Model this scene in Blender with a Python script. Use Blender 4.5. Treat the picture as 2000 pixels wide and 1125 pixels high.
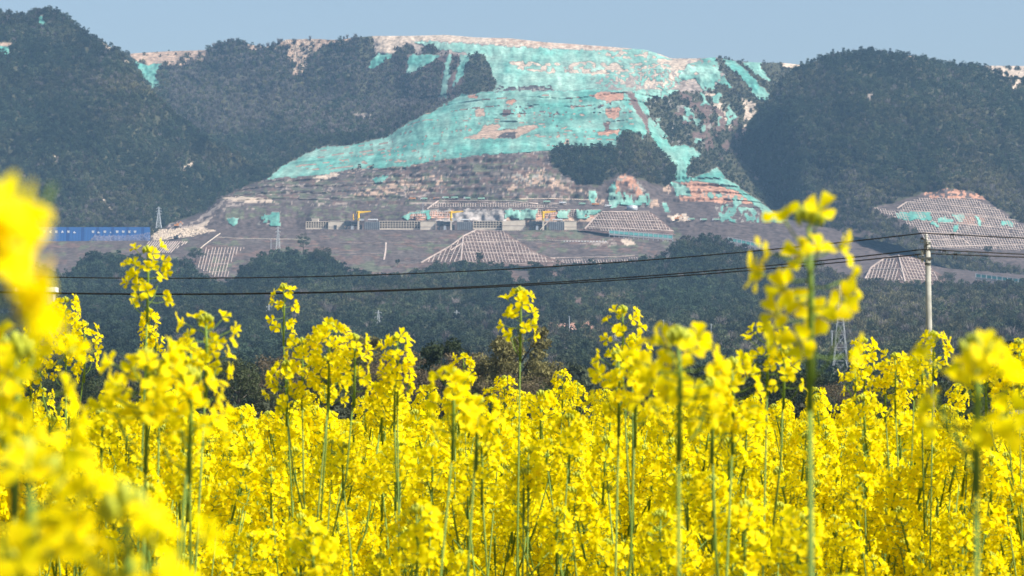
import bpy, bmesh, math, random
import numpy as np
from mathutils import Vector, Matrix, Euler
from mathutils.bvhtree import BVHTree

random.seed(7); RNG = np.random.default_rng(11)
SC = bpy.context.scene
for o in list(bpy.data.objects): bpy.data.objects.remove(o)
COL = SC.collection

# ------------------------------------------------------------------ camera, sky, sun, exposure
CAMZ, FPX, PITCH = 1.45, 5556.0, math.radians(2.57)
cd = bpy.data.cameras.new('camera'); cam = bpy.data.objects.new('camera', cd); COL.objects.link(cam)
cam.location = (0, 0, CAMZ); cam.rotation_euler = (math.pi/2 + PITCH, 0, 0)
cd.lens = 100; cd.sensor_width = 36; cd.clip_start = .05; cd.clip_end = 30000
cd.dof.use_dof = True; cd.dof.focus_distance = 14; cd.dof.aperture_fstop = 28; cd.dof.aperture_blades = 0
SC.camera = cam
SUN_EL, SUN_AZ = math.radians(46), math.radians(112)      # azimuth clockwise from the view direction (+Y)
w = bpy.data.worlds.new('World'); SC.world = w; w.use_nodes = True
nt = w.node_tree; nt.nodes.clear()
sky = nt.nodes.new('ShaderNodeTexSky'); sky.sky_type = 'NISHITA'; sky.sun_disc = False
sky.sun_elevation = SUN_EL; sky.sun_rotation = SUN_AZ; sky.air_density = 1.0; sky.dust_density = 3.2; sky.ozone_density = 1.0
bg = nt.nodes.new('ShaderNodeBackground'); bg.inputs[1].default_value = .10
out = nt.nodes.new('ShaderNodeOutputWorld'); nt.links.new(sky.outputs[0], bg.inputs[0]); nt.links.new(bg.outputs[0], out.inputs[0])
sd = bpy.data.lights.new('sun', 'SUN'); sd.energy = 4.8; sd.angle = math.radians(.5); sd.color = (1, .95, .87)
sun = bpy.data.objects.new('sun', sd); COL.objects.link(sun)
tosun = Vector((math.sin(SUN_AZ)*math.cos(SUN_EL), math.cos(SUN_AZ)*math.cos(SUN_EL), math.sin(SUN_EL)))
sun.rotation_euler = (-tosun).to_track_quat('-Z', 'Y').to_euler()
SC.view_settings.view_transform = 'Standard'; SC.view_settings.look = 'None'
SC.view_settings.exposure = .78; SC.view_settings.gamma = 1; SC.view_settings.use_curve_mapping = False
SC.render.engine = 'CYCLES'; SC.cycles.use_denoising = True
SC.cycles.max_bounces = 8; SC.cycles.transparent_max_bounces = 8; SC.cycles.volume_bounces = 0
HAZE_DENSITY = 5.2e-5; HAZE_COLOR = (.36, .65, 1.0)

# ------------------------------------------------------------------ helpers
def T(px, py, D):
    """world point seen at photo pixel (px,py) of the 2000x1125 photograph at ground distance D"""
    u, v = (px-1000)/FPX, (562.5-py)/FPX
    dy = math.cos(PITCH) - v*math.sin(PITCH); dz = math.sin(PITCH) + v*math.cos(PITCH)
    return Vector((u/dy*D, D, CAMZ + dz/dy*D))
def Tn(px, py, D):
    u, v = (px-1000)/FPX, (562.5-py)/FPX
    dy = np.cos(PITCH) - v*np.sin(PITCH); dz = np.sin(PITCH) + v*np.cos(PITCH)
    return np.stack([u/dy*D, D+0*u, CAMZ + dz/dy*D], -1)
def py_of(z, D):
    e = (z-CAMZ)/D; c, s = np.cos(PITCH), np.sin(PITCH)
    return 562.5 - FPX*(e*c - s)/(c + e*s)

def _hash(ix, iy, seed):
    n = (ix.astype(np.int64)*374761393 + iy.astype(np.int64)*668265263 + seed*144269504) & 0x7fffffff
    n = ((n ^ (n >> 13))*1274126177) & 0x7fffffff
    return ((n ^ (n >> 16)) & 0xffff)/65535.0
def vnoise(x, y, seed=0):
    ix, iy = np.floor(x), np.floor(y); fx, fy = x-ix, y-iy
    fx = fx*fx*(3-2*fx); fy = fy*fy*(3-2*fy)
    a, b = _hash(ix, iy, seed), _hash(ix+1, iy, seed); c, d = _hash(ix, iy+1, seed), _hash(ix+1, iy+1, seed)
    return ((a*(1-fx)+b*fx)*(1-fy) + (c*(1-fx)+d*fx)*fy)*2-1
def fbm(x, y, seed=0, octv=4):
    s, a, t = 0, 1, 0
    for k in range(octv):
        s = s + a*vnoise(x*2**k, y*2**k, seed+k*17); t += a; a *= .5
    return s/t
def inpoly(px, py, poly):
    r = np.zeros(px.shape, bool); n = len(poly)
    for i in range(n):
        x0, y0 = poly[i]; x1, y1 = poly[(i+1) % n]
        if y0 == y1: continue
        c = ((y0 > py) != (y1 > py)) & (px < (x1-x0)*(py-y0)/(y1-y0)+x0)
        r ^= c
    return r

def tag(o, label=None, cat=None, group=None, kind=None):
    if label: o['label'] = label
    if cat: o['category'] = cat
    if group: o['group'] = group
    if kind: o['kind'] = kind
    return o
def link(name, me, parent=None, mats=()):
    o = bpy.data.objects.new(name, me); COL.objects.link(o)
    if parent: o.parent = parent
    if me and mats:
        for m in mats: me.materials.append(m)
    return o
def empty(name, loc, rz=0):
    o = bpy.data.objects.new(name, None); COL.objects.link(o); o.location = loc; o.rotation_euler = (0, 0, rz)
    o.empty_display_size = .2
    return o
def mesh_np(name, V, F, smooth=False):
    """V (n,3) array, F list/array of tris or quads"""
    me = bpy.data.meshes.new(name)
    V = np.asarray(V, np.float32)
    if isinstance(F, np.ndarray):
        k = F.shape[1]; nf = len(F)
        me.vertices.add(len(V)); me.vertices.foreach_set('co', V.ravel())
        me.loops.add(nf*k); me.loops.foreach_set('vertex_index', F.astype(np.int32).ravel())
        me.polygons.add(nf); me.polygons.foreach_set('loop_start', np.arange(0, nf*k, k, dtype=np.int32))
        me.update(calc_edges=True)
    else:
        me.from_pydata(V.tolist(), [], F); me.update()
    if smooth: me.polygons.foreach_set('use_smooth', np.ones(len(me.polygons), bool))
    return me

class MB:
    """collects boxes, bars, tubes and free polygons into one mesh"""
    def __init__(s): s.v = []; s.f = []; s.m = []; s.mat = 0
    def add(s, vs, fs):
        b = len(s.v); s.v += [tuple(p) for p in vs]; s.f += [tuple(i+b for i in f) for f in fs]; s.m += [s.mat]*len(fs)
        return s
    def box(s, c, size, rz=0, M=None):
        hx, hy, hz = size[0]/2, size[1]/2, size[2]/2
        R = M if M is not None else Matrix.Rotation(rz, 3, 'Z')
        c = Vector(c)
        vs = [c + R @ Vector((sx*hx, sy*hy, sz*hz)) for sz in (-1, 1) for sy in (-1, 1) for sx in (-1, 1)]
        return s.add(vs, [(0,2,3,1), (4,5,7,6), (0,1,5,4), (2,6,7,3), (0,4,6,2), (1,3,7,5)])
    def bar(s, p, q, wd, ht=None, up=(0,0,1)):
        p, q = Vector(p), Vector(q); d = q-p; L = d.length
        if L < 1e-6: return s
        d.normalize(); up = Vector(up)
        if abs(d.dot(up)) > .98: up = Vector((1, 0, 0))
        x = d.cross(up).normalized(); z = x.cross(d)
        M = Matrix((x, d, z)).transposed()
        return s.box((p+q)/2, (wd, L, ht or wd), M=M)
    def tube(s, pts, radii, n=6, cap=True):
        pts = [Vector(p) for p in pts]
        if not hasattr(radii, '__len__'): radii = [radii]*len(pts)
        vs, fs = [], []
        for i, p in enumerate(pts):
            d = (pts[min(i+1, len(pts)-1)] - pts[max(i-1, 0)]).normalized()
            a = Vector((1, 0, 0)) if abs(d.x) < .8 else Vector((0, 1, 0))
            x = d.cross(a).normalized(); y = d.cross(x)
            for k in range(n):
                t = 2*math.pi*k/n; vs.append(p + (x*math.cos(t)+y*math.sin(t))*radii[i])
        for i in range(len(pts)-1):
            for k in range(n):
                a, b = i*n+k, i*n+(k+1) % n
                fs.append((a, b, b+n, a+n))
        if cap: fs += [tuple(range(n-1, -1, -1)), tuple(range((len(pts)-1)*n, len(pts)*n))]
        return s.add(vs, fs)
    def build(s, name, mats, parent=None, smooth=False):
        me = s.mesh(name, mats, smooth)
        return link(name, me, parent)
    def mesh(s, name, mats, smooth=False):
        me = bpy.data.meshes.new(name); me.from_pydata(s.v, [], s.f); me.update()
        for m in (mats if isinstance(mats, (list, tuple)) else [mats]): me.materials.append(m)
        if any(s.m): me.polygons.foreach_set('material_index', np.array(s.m, np.int32))
        if smooth: me.polygons.foreach_set('use_smooth', np.ones(len(me.polygons), bool))
        return me

# ------------------------------------------------------------------ materials
def mat(name, color, rough=.8, var=.25, scale=1.0, metal=0, attr=None, attr_type='GEOMETRY', transl=0, detail=6, spec=.3, bump=0, streak=None, color2=None):
    m = bpy.data.materials.new(name); m.use_nodes = True; t = m.node_tree; N = t.nodes; N.clear()
    L = t.links.new
    o = N.new('ShaderNodeOutputMaterial'); b = N.new('ShaderNodeBsdfPrincipled')
    b.inputs['Roughness'].default_value = rough; b.inputs['Metallic'].default_value = metal
    b.inputs['Specular IOR Level'].default_value = spec
    tc = N.new('ShaderNodeTexCoord'); no = N.new('ShaderNodeTexNoise'); no.inputs['Scale'].default_value = scale; no.inputs['Detail'].default_value = detail
    vec = tc.outputs['Object']
    if streak:
        mp = N.new('ShaderNodeMapping'); mp.inputs['Scale'].default_value = streak; L(vec, mp.inputs[0]); vec = mp.outputs[0]
    L(vec, no.inputs['Vector'])
    mr = N.new('ShaderNodeMapRange'); mr.inputs[1].default_value = .25; mr.inputs[2].default_value = .75
    mr.inputs[3].default_value = 1-var; mr.inputs[4].default_value = 1+var; L(no.outputs[0], mr.inputs[0])
    mx = N.new('ShaderNodeVectorMath'); mx.operation = 'SCALE'; L(mr.outputs[0], mx.inputs['Scale'])
    if attr:
        a = N.new('ShaderNodeAttribute'); a.attribute_name = attr; a.attribute_type = attr_type; L(a.outputs['Color'], mx.inputs[0])
    elif color2:
        mc = N.new('ShaderNodeMix'); mc.data_type = 'RGBA'; n2 = N.new('ShaderNodeTexNoise'); n2.inputs['Scale'].default_value = scale*1.7; n2.inputs['Detail'].default_value = 2
        L(vec, n2.inputs['Vector']); m2 = N.new('ShaderNodeMapRange'); m2.inputs[1].default_value = .35; m2.inputs[2].default_value = .65; L(n2.outputs[0], m2.inputs[0])
        L(m2.outputs[0], mc.inputs['Factor']); mc.inputs['A'].default_value = (*color, 1); mc.inputs['B'].default_value = (*color2, 1); L(mc.outputs['Result'], mx.inputs[0])
    else: mx.inputs[0].default_value = color
    L(mx.outputs[0], b.inputs['Base Color'])
    sh = b.outputs[0]
    if transl:
        tr = N.new('ShaderNodeBsdfTranslucent'); L(mx.outputs[0], tr.inputs[0])
        ms = N.new('ShaderNodeMixShader'); ms.inputs[0].default_value = transl; L(b.outputs[0], ms.inputs[1]); L(tr.outputs[0], ms.inputs[2]); sh = ms.outputs[0]
    if bump:
        bp = N.new('ShaderNodeBump'); bp.inputs['Strength'].default_value = .6; bp.inputs['Distance'].default_value = bump
        L(no.outputs[0], bp.inputs['Height']); L(bp.outputs[0], b.inputs['Normal'])
    L(sh, o.inputs[0])
    return m
M_TERR = mat('terrain_earth', None, .95, .55, .16, attr='albedo', detail=9, bump=1.5, spec=.1)
M_NET = mat('teal_dust_net', None, .85, .34, .09, attr='albedo', detail=10, streak=(2.2, 1, .45), spec=.12, bump=1.2)
M_TARP = mat('teal_tarpaulin', (.09, .30, .26), .8, .2, .3)
M_LEAF = mat('tree_foliage', None, .8, .35, .6, attr='tint', attr_type='INSTANCER', transl=.2, spec=.1)
M_BARK = mat('bark', (.09, .075, .06), .9, .3, 2)
M_CONC = mat('concrete_beam', (.37, .30, .26), .9, .35, .12)
M_CONC2 = mat('pale_concrete', (.60, .52, .42), .9, .18, .15)
M_GREYC = mat('grey_concrete', (.24, .25, .26), .9, .2, .2)
M_DARK = mat('dark_steel', (.045, .055, .065), .6, .3, .3)
M_SOIL = mat('dark_soil', (.10, .085, .08), .95, .3, .2)
M_YEL = mat('yellow_paint', (.86, .52, .02), .5, .08, .5)
M_WHITE = mat('white_sheet', (.75, .77, .78), .6, .08, .5)
M_STEEL = mat('galvanised_steel', (.42, .45, .48), .5, .12, .5, metal=.3)
M_BLUE = mat('blue_sheet_metal', (.05, .155, .40), .5, .18, .12, streak=(4, 1, .3))
M_PYLON = mat('pale_galvanised', (.46, .49, .51), .6, .1, .5)
M_BLUE2 = mat('deep_blue_sheet', (.03, .10, .30), .5, .15, .3)
M_LILAC = mat('dusty_rubble', (.27, .28, .38), .95, .3, .3)
M_ROCK = mat('cream_rock', (.52, .43, .33), .95, .35, .25)
M_PINK = mat('pink_rubble', (.42, .27, .22), .95, .35, .4)
M_TGREEN = mat('pale_green_paint', (.32, .55, .42), .5, .1, .5)
M_ORANGE = mat('orange_paint', (.62, .27, .10), .5, .1, .5)
M_TYRE = mat('tyre_rubber', (.02, .02, .02), .9, .1, 1)
M_GLASS = mat('dark_glass', (.02, .03, .04), .15, .05, 1)
M_POLE = mat('pole_concrete', (.30, .30, .265), .85, .3, 3, bump=.01)
M_IRON = mat('galvanised_iron', (.10, .11, .11), .5, .2, 8, metal=.4)
M_INS = mat('porcelain', (.55, .53, .48), .25, .1, 10)
M_WIRE = mat('black_cable', (.012, .012, .013), .6, .1, 4)
M_PETAL = mat('yellow_petal', (.97, .865, .004), .6, .10, 70, transl=.60, spec=.1, color2=(.96, .76, .002))
M_PETALS = mat('yellow_petal_field', (.97, .865, .004), .6, .13, 38, transl=.60, spec=.1, color2=(.96, .76, .002))
M_STEM = mat('green_stem', (.165, .26, .035), .6, .25, 20, transl=.2)
M_BUD = mat('flower_bud', (.38, .42, .03), .6, .2, 80)
M_PALE = mat('faded_petal', (.75, .58, .48), .7, .1, 50, transl=.4)
M_FSOIL = mat('field_soil', (.07, .07, .035), .95, .3, .8)
M_TEAL = mat('teal_rail', (.10, .30, .29), .6, .12, .3)
M_FIELDLEAF = mat('near_tree_leaf', None, .75, .35, .5, attr='tintv', transl=.25, spec=.15)

# ------------------------------------------------------------------ terrain sheets
CL = dict(veg=(.050, .050, .030), soil=(.074, .059, .056), grey=(.086, .072, .067), cream=(.37, .30, .235), orange=(.34, .185, .125),
          rock=(.23, .19, .165), tan=(.30, .215, .16), dark=(.055, .05, .05), conc=(.30, .27, .25), brown=(.105, .072, .062), net=(.18, .17, .15), scrub=(.085, .09, .062))
def gsm(a, s):
    k = np.exp(-.5*(np.arange(-int(3*s), int(3*s)+1)/s)**2); k /= k.sum()
    return np.convolve(np.pad(a, len(k)//2, mode='edge'), k, mode='valid')
class Sheet:
    def __init__(s, px0, px1, step, vstep, lines, relief, smooth=2.5, zmin=None):
        s.cols = np.arange(px0, px1+step, step, dtype=float)
        Y, Dd = [], []
        for ln in lines:
            if ln[0] == 'flat':                        # level ground going back dD metres from the line before
                z = Tn(s.cols, Y[-1], Dd[-1])[:, 2]; d = Dd[-1]+ln[1]; Y.append(py_of(z, d)); Dd.append(d)
            elif ln[0] == 'back':                      # falling away behind the crest: drop metres over dD metres
                z = Tn(s.cols, Y[-1], Dd[-1])[:, 2] - ln[1]; z = np.maximum(z, 0.0); d = Dd[-1]+ln[2]; Y.append(py_of(z, d)); Dd.append(d)
            else:
                a = np.array(ln, float); Y.append(gsm(np.interp(s.cols, a[:, 0], a[:, 1]), smooth)); Dd.append(gsm(np.interp(s.cols, a[:, 0], a[:, 2]), 8/step))
        PY, DD, top = [], [], 0
        for k in range(len(Y)-1):
            n = max(2, int(np.mean(np.abs(Y[k+1]-Y[k]))/vstep))
            if lines[k+1][0] == 'back': n = 8
            if lines[k+1][0] == 'flat': n = 3
            for i in range(n):
                t = i/n; PY.append(Y[k]*(1-t)+Y[k+1]*t); DD.append(Dd[k]*(1-t)+Dd[k+1]*t)
            if lines[k+1][0] != 'back': top = len(PY)
        PY.append(Y[-1]); DD.append(Dd[-1])
        s.PY = np.array(PY); s.D = np.array(DD); s.PX = np.broadcast_to(s.cols, s.PY.shape).copy(); s.top = top
        P = Tn(s.PX, s.PY, s.D)
        s.D = s.D + relief(P[..., 0], P[..., 2], s.PX, s.PY)
        s.P = Tn(s.PX, s.PY, s.D)
        s.P[..., 2] = np.maximum(s.P[..., 2], -.6)
        s.jx = s.PX + 5*fbm(s.PX/14, s.PY/10, 3, 3) + 2.0*vnoise(s.PX/2.5, s.PY/2.5, 9)
        s.jy = s.PY + 4*fbm(s.PX/16, s.PY/9, 5, 3) + 1.6*vnoise(s.PX/2.6, s.PY/2.4, 8)
        s.cls = np.full(s.PY.shape, 'veg', dtype='<U8'); s.netid = np.zeros(s.PY.shape, int)
    def paint(s, c, poly, mix=None, sx=7, sy=5, thr=0.0, seed=1):
        """class c inside the polygon; with mix only where a noise passes thr"""
        m = inpoly(s.jx, s.jy, poly)
        m[s.top+1:] = False
        if mix: m &= fbm(s.PX/sx, s.PY/sy, seed, 4) > thr
        s.cls[m] = c; s.netid[m] = 0
        return m
    def net(s, i, poly, mix=None, sx=9, sy=6, thr=0.0, seed=2):
        m = s.paint('net', poly, mix, sx, sy, thr, seed); s.netid[m] = i
    def faces(s, mask=None):
        R, C = s.PY.shape; idx = np.arange(R*C).reshape(R, C)
        f = np.stack([idx[:-1, :-1], idx[:-1, 1:], idx[1:, 1:], idx[1:, :-1]], -1)
        return f[mask] if mask is not None else f.reshape(-1, 4)
    def build(s, name):
        me = mesh_np(name, s.P.reshape(-1, 3), s.faces(), smooth=True)
        col = np.ones(s.PY.shape+(4,), np.float32)
        for k, c in CL.items(): col[s.cls == k, :3] = c
        v = 1 + .22*fbm(s.PX/9, s.PY/6, 31, 4)          # uneven colour of the ground itself
        col[..., :3] *= v[..., None]
        a = me.attributes.new('albedo', 'FLOAT_COLOR', 'POINT'); a.data.foreach_set('color', col.ravel())
        me.materials.append(M_TERR)
        o = link(name, me); o['kind'] = 'structure'; s.obj = o
        return o
    def build_net(s, i, label, group, dusty=.18):
        scrap = ' '.join(label.split()[:11])
        m = (s.netid == i)
        fm = (m[:-1, :-1].astype(int)+m[:-1, 1:]+m[1:, :-1]+m[1:, 1:]) >= 3
        F = s.faces(fm)
        if not len(F): return
        off = 1.0 + .9*np.abs(fbm(s.P[..., 0]/7, s.P[..., 2]/45, 77, 3)) + .5*fbm(s.P[..., 0]/18, s.P[..., 2]/6, 78, 3)
        off = off + 3.2*np.abs(fbm(s.P[..., 0]/13, s.P[..., 2]/60, 79, 4)) + 2.2*np.abs(fbm(s.P[..., 0]/60, s.P[..., 2]/9, 76, 3))
        V = Tn(s.PX, s.PY, s.D-off)
        wx, wz = s.P[..., 0], s.P[..., 2]
        wear = np.clip(dusty + .55*fbm(wx/60, wz/22, 80+i, 5) + .35*fbm(wx/9, wz/30, 90+i, 3), 0, 1)[..., None]
        tone = (1 + .27*fbm(wx/150, wz/10, 85, 4) + .30*fbm(wx/6, wz/14, 86, 3))
        if s is mountain: tone = tone*np.where(i == 9, 1+.10*np.cos(BENCH['net']*6.283), 1)  # main net: bench shading put into the colour as soft light and dark bands
        sheet = np.floor(wx/11+.5*fbm(wx/40, wz/40, 87, 2)); row = np.floor(wz/19+.6*fbm(wx/120, wz/90, 88, 2))
        tone = tone*(1+.17*(2*_hash(sheet, row, 5)-1)); tone = tone[..., None]
        netc = (np.array((.072, .222, .186))*(1-wear) + np.array((.25, .355, .295))*wear)*tone
        netc = np.concatenate([netc, np.ones_like(wear)], -1).reshape(-1, 4).astype(np.float32)
        V = V.reshape(-1, 3); R_, C_ = fm.shape; comp = np.where(fm, np.arange(R_*C_).reshape(R_, C_), -1)
        while True:                                     # connected pieces of the net
            q = np.pad(comp, 1, constant_values=-1); new = np.maximum.reduce([q[1:-1, 1:-1], q[:-2, 1:-1], q[2:, 1:-1], q[1:-1, :-2], q[1:-1, 2:]])
            new = np.where(fm, new, -1)
            if (new == comp).all(): break
            comp = np.where(fm, new.ravel()[np.maximum(new, 0)], -1)
        ids, cnt = np.unique(comp[comp >= 0], return_counts=True); order = ids[np.argsort(-cnt)]; cnt = np.sort(cnt)[::-1]
        for j, c in enumerate(order):
            if j and cnt[j] < 14: break
            Fc = s.faces(comp == c); u, inv = np.unique(Fc.ravel(), return_inverse=True)
            me = mesh_np('dust_net', V[u], inv.reshape(-1, 4), smooth=True); me.materials.append(M_NET)
            me.attributes.new('albedo', 'FLOAT_COLOR', 'POINT').data.foreach_set('color', netc[u].ravel())
            if j == 0: tag(link('dust_net', me), label, 'netting', group)
            else: tag(link('dust_net', me), 'smaller torn scrap beside the ' + scrap, 'netting', group + ', torn scraps')

BENCH = {}
def relief_main(x, z, px, py):
    d = 34*fbm(x/150, z/150, 1, 3) + 16*fbm(x/38, z/90, 2, 4) + 8*fbm(x/12, z/12, 3, 4)
    k = np.clip((300-py)/40, 0, 1)*np.clip((py-172)/12, 0, 1)*np.clip((px-600)/200, 0, 1)*np.clip((1330-px)/60, 0, 1)
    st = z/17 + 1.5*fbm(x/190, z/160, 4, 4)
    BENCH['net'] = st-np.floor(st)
    d = d*(1-.45*k) + k*11*((st-np.floor(st))-.5)*np.clip(.5+1.2*fbm(x/90, z/60, 14, 3), .1, 1)
    g = np.clip((py-292)/20, 0, 1)*np.clip((418-py)/20, 0, 1)
    st = z/11 + .6*fbm(x/160, z/200, 6, 3)
    BENCH['bare'] = st-np.floor(st)
    d = d*(1-.35*g) + g*8*((st-np.floor(st))-.5)
    e = np.clip((py-440)/14, 0, 1)
    return d*(1-.8*e) + e*1.6*fbm(x/9, z/9, 12, 3)
def relief_hill(x, z, px, py):
    return 105*fbm(x/170, z/420, 21, 3) + 36*fbm(x/60, z/130, 22, 4) + 8*fbm(x/14, z/16, 23, 3)
def relief_foot(x, z, px, py):
    return 40*fbm(x/160, z/40, 41, 4)
def relief_mound(x, z, px, py):
    return 1.0*fbm(x/10, z/9, 51, 3)

allx = lambda y, D: [(-300, y, D), (2400, y, D)]
mountain = Sheet(-120, 2120, 2.0, 1.9, [
    allx(640, 2700), allx(548, 3140),
    [(-200, 476, 3380), (90, 471, 3380), (290, 470, 3380), (420, 448, 3380), (500, 447, 3380), (1000, 450, 3380), (1300, 447, 3380), (1420, 438, 3380), (1530, 436, 3380), (1600, 442, 3385), (1700, 458, 3390), (1850, 500, 3400), (2100, 540, 3400)],
    ('flat', 60),
    [(-200, 474, 3460), (290, 466, 3460), (330, 440, 3500), (400, 424, 3520), (430, 418, 3500), (600, 418, 3490), (790, 416, 3480), (900, 410, 3475), (1100, 410, 3475), (1180, 412, 3475), (1240, 410, 3480), (1320, 424, 3480), (1420, 424, 3480), (1530, 434, 3470), (2200, 470, 3460)],
    [(-200, 470, 3600), (300, 440, 3640), (400, 408, 3640), (430, 392, 3590), (520, 391, 3560), (840, 391, 3540), (1000, 391, 3530), (1160, 399, 3530), (1240, 404, 3540), (1320, 402, 3550), (1400, 400, 3540), (1480, 408, 3560), (1530, 428, 3560), (2200, 460, 3600)],
    ('flat', 14),
    [(-200, 440, 4000), (300, 402, 4000), (380, 395, 3900), (430, 384, 3730), (520, 349, 3720), (640, 341, 3700), (780, 325, 3690), (900, 308, 3680), (1080, 293, 3680), (1200, 287, 3660), (1245, 290, 3660), (1300, 308, 3740), (1360, 340, 3690), (1420, 350, 3650), (1480, 390, 3660), (1530, 424, 3680), (2200, 440, 3750)],
    ('flat', 8),
    [(-200, 300, 4300), (300, 285, 4270), (520, 300, 4170), (640, 290, 4060), (760, 268, 4010), (830, 236, 3990), (1000, 238, 3930), (1150, 236, 3890), (1245, 236, 3850), (1290, 240, 3990), (1350, 248, 4010), (1440, 262, 4080), (1500, 320, 4000), (1560, 400, 3950), (2200, 420, 3950)],
    [(-200, 190, 4560), (300, 178, 4560), (600, 196, 4440), (800, 200, 4350), (900, 189, 4190), (940, 182, 4130), (1000, 180, 4110), (1230, 178, 4060), (1290, 181, 4180), (1400, 180, 4220), (1500, 200, 4220), (1600, 380, 4150), (2200, 400, 4150)],
    ('flat', 40),
    [(-200, 150, 4680), (300, 142, 4680), (700, 140, 4560), (880, 142, 4400), (960, 142, 4330), (1100, 143, 4310), (1300, 146, 4310), (1400, 144, 4330), (1500, 160, 4340), (1600, 300, 4300), (2200, 300, 4300)],
    ('flat', 30),
    [(-200, 125, 4750), (300, 122, 4750), (700, 108, 4650), (880, 106, 4520), (960, 116, 4470), (1100, 121, 4450), (1250, 124, 4430), (1330, 126, 4420), (1480, 138, 4440), (1600, 200, 4400), (2200, 200, 4500)],
    ('flat', 25),
    [(-200, 125, 4850), (200, 112, 4850), (262, 104, 4850), (330, 100, 4850), (400, 98, 4800), (430, 84, 4780), (460, 78, 4780), (480, 86, 4780), (520, 92, 4760), (560, 77, 4760), (620, 76, 4740), (650, 78, 4720), (690, 74, 4720), (730, 70, 4700), (800, 70, 4680), (870, 68, 4660), (930, 73, 4650), (1000, 75, 4640), (1060, 82, 4630), (1120, 86, 4620), (1200, 92, 4600), (1260, 97, 4580), (1290, 106, 4560), (1310, 114, 4560), (1360, 114, 4550), (1400, 112, 4550), (1440, 119, 4540), (1480, 122, 4540), (1530, 123, 4560), (1560, 126, 4600), (1700, 130, 4700), (1900, 128, 4750), (2200, 130, 4800)],
    ('flat', 120), ('back', 700, 1600)], relief_main, smooth=1.5)

m = mountain
# --- soil, rock and earth
m.paint('soil', [(-200, 460), (300, 460), (330, 440), (400, 412), (430, 384), (520, 348), (640, 340), (780, 322), (860, 310), (1060, 292), (1080, 305), (1110, 340), (1140, 362), (1200, 340), (1230, 335), (1310, 360), (1420, 350), (1480, 390), (1540, 432), (2200, 440), (2200, 560), (-200, 560)])
m.paint('grey', [(430, 384), (520, 348), (780, 322), (860, 310), (1060, 292), (1080, 310), (1130, 360), (1170, 392), (1150, 400), (700, 400), (430, 415)], True, 14, 5, -.05, 4)
m.paint('scrub', [(430, 408), (560, 402), (700, 404), (790, 412), (780, 425), (660, 430), (560, 424), (440, 430)], True, 12, 5, .02, 14)
m.paint('brown', [(430, 384), (520, 348), (780, 322), (1060, 292), (1130, 360), (1170, 392), (700, 400)], True, 22, 6, .12, 104)
m.paint('dark', [(430, 384), (520, 348), (780, 322), (1060, 292), (1130, 360), (1170, 392), (700, 404)], True, 10, 3, .24, 105)
m.paint('scrub', [(430, 390), (520, 352), (780, 326), (1060, 300), (1130, 360), (1170, 392), (700, 412)], True, 16, 5, .20, 106)
m.paint('brown', [(80, 470), (1330, 446), (1330, 560), (80, 560)], True, 40, 8, .10, 107)
m.paint('grey', [(80, 470), (1330, 446), (1330, 560), (80, 560)], True, 30, 4, .16, 108)
m.paint('scrub', [(80, 470), (1330, 446), (1330, 560), (80, 560)], True, 20, 6, .28, 109)
m.paint('rock', [(430, 384), (520, 348), (780, 322), (860, 310), (1060, 292), (1080, 310), (1130, 360), (1170, 392), (430, 412)], True, 7, 2.6, .40, 6)
m.paint('tan', [(690, 380), (720, 360), (800, 350), (860, 340), (870, 362), (760, 388)], True, 6, 4, .12, 7)
m.paint('tan', [(980, 350), (1060, 330), (1080, 345), (1150, 380), (1185, 392), (1180, 402), (1130, 378), (1060, 362), (990, 372)], True, 6, 4, .0, 8)
m.paint('cream', [(430, 384), (470, 384), (530, 390), (540, 396), (490, 395), (440, 390)])
m.paint('cream', [(605, 347), (650, 338), (668, 340), (640, 350), (618, 357)])
m.paint('rock', [(330, 438), (380, 432), (410, 405), (432, 392), (470, 392), (440, 408), (415, 425), (400, 446), (330, 447)], True, 8, 5, -.1, 9)
m.paint('cream', [(296, 449), (360, 446), (395, 436), (405, 426), (412, 430), (400, 446), (424, 449), (300, 471)])
# upper quarry
m.paint('rock', [(800, 72), (1290, 100), (1400, 108), (1420, 150), (1380, 180), (1300, 182), (960, 186), (966, 150), (930, 112), (860, 104), (735, 105), (728, 72)])
m.paint('cream', [(728, 60), (870, 60), (1060, 74), (1290, 98), (1320, 112), (1300, 112), (1180, 100), (1060, 93), (950, 86), (860, 80), (800, 84), (770, 102), (738, 102)])
m.paint('tan', [(960, 66), (1200, 84), (1200, 98), (1060, 92), (960, 84)], True, 8, 3, -.05, 13)
m.net(1, [(800, 78), (870, 82), (960, 88), (1100, 97), (1200, 100), (1255, 92), (1310, 116), (1340, 140), (1325, 180), (962, 185), (968, 150), (940, 112), (905, 104), (840, 92)])
m.paint('cream', [(965, 117), (1060, 123), (1150, 122), (1250, 126), (1320, 122), (1240, 138), (1195, 145), (1120, 143), (1060, 141), (1010, 135), (1015, 126)], True, 9, 6, -.02, 21)
m.paint('cream', [(1150, 100), (1270, 96), (1330, 118), (1350, 150), (1260, 135)], True, 9, 4, .26, 22)
m.paint('rock', [(1150, 150), (1330, 140), (1340, 176), (1180, 174)], True, 5, 6, .12, 23)
m.paint('cream', [(1180, 150), (1330, 128), (1390, 150), (1330, 170), (1250, 176)], True, 4, 7, .16, 24)
m.paint('dark', [(965, 170), (1080, 166), (1080, 175), (970, 178)], True, 5, 3, -.05, 25)
m.paint('cream', [(1285, 116), (1362, 113), (1360, 128), (1330, 138), (1290, 130)], True, 5, 6, -.2, 26)
m.net(2, [(1325, 150), (1345, 128), (1366, 116), (1396, 110), (1412, 128), (1440, 165), (1425, 172), (1398, 158), (1396, 178), (1375, 176), (1358, 150), (1335, 158)], True, 9, 8, -.45, 3)
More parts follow.
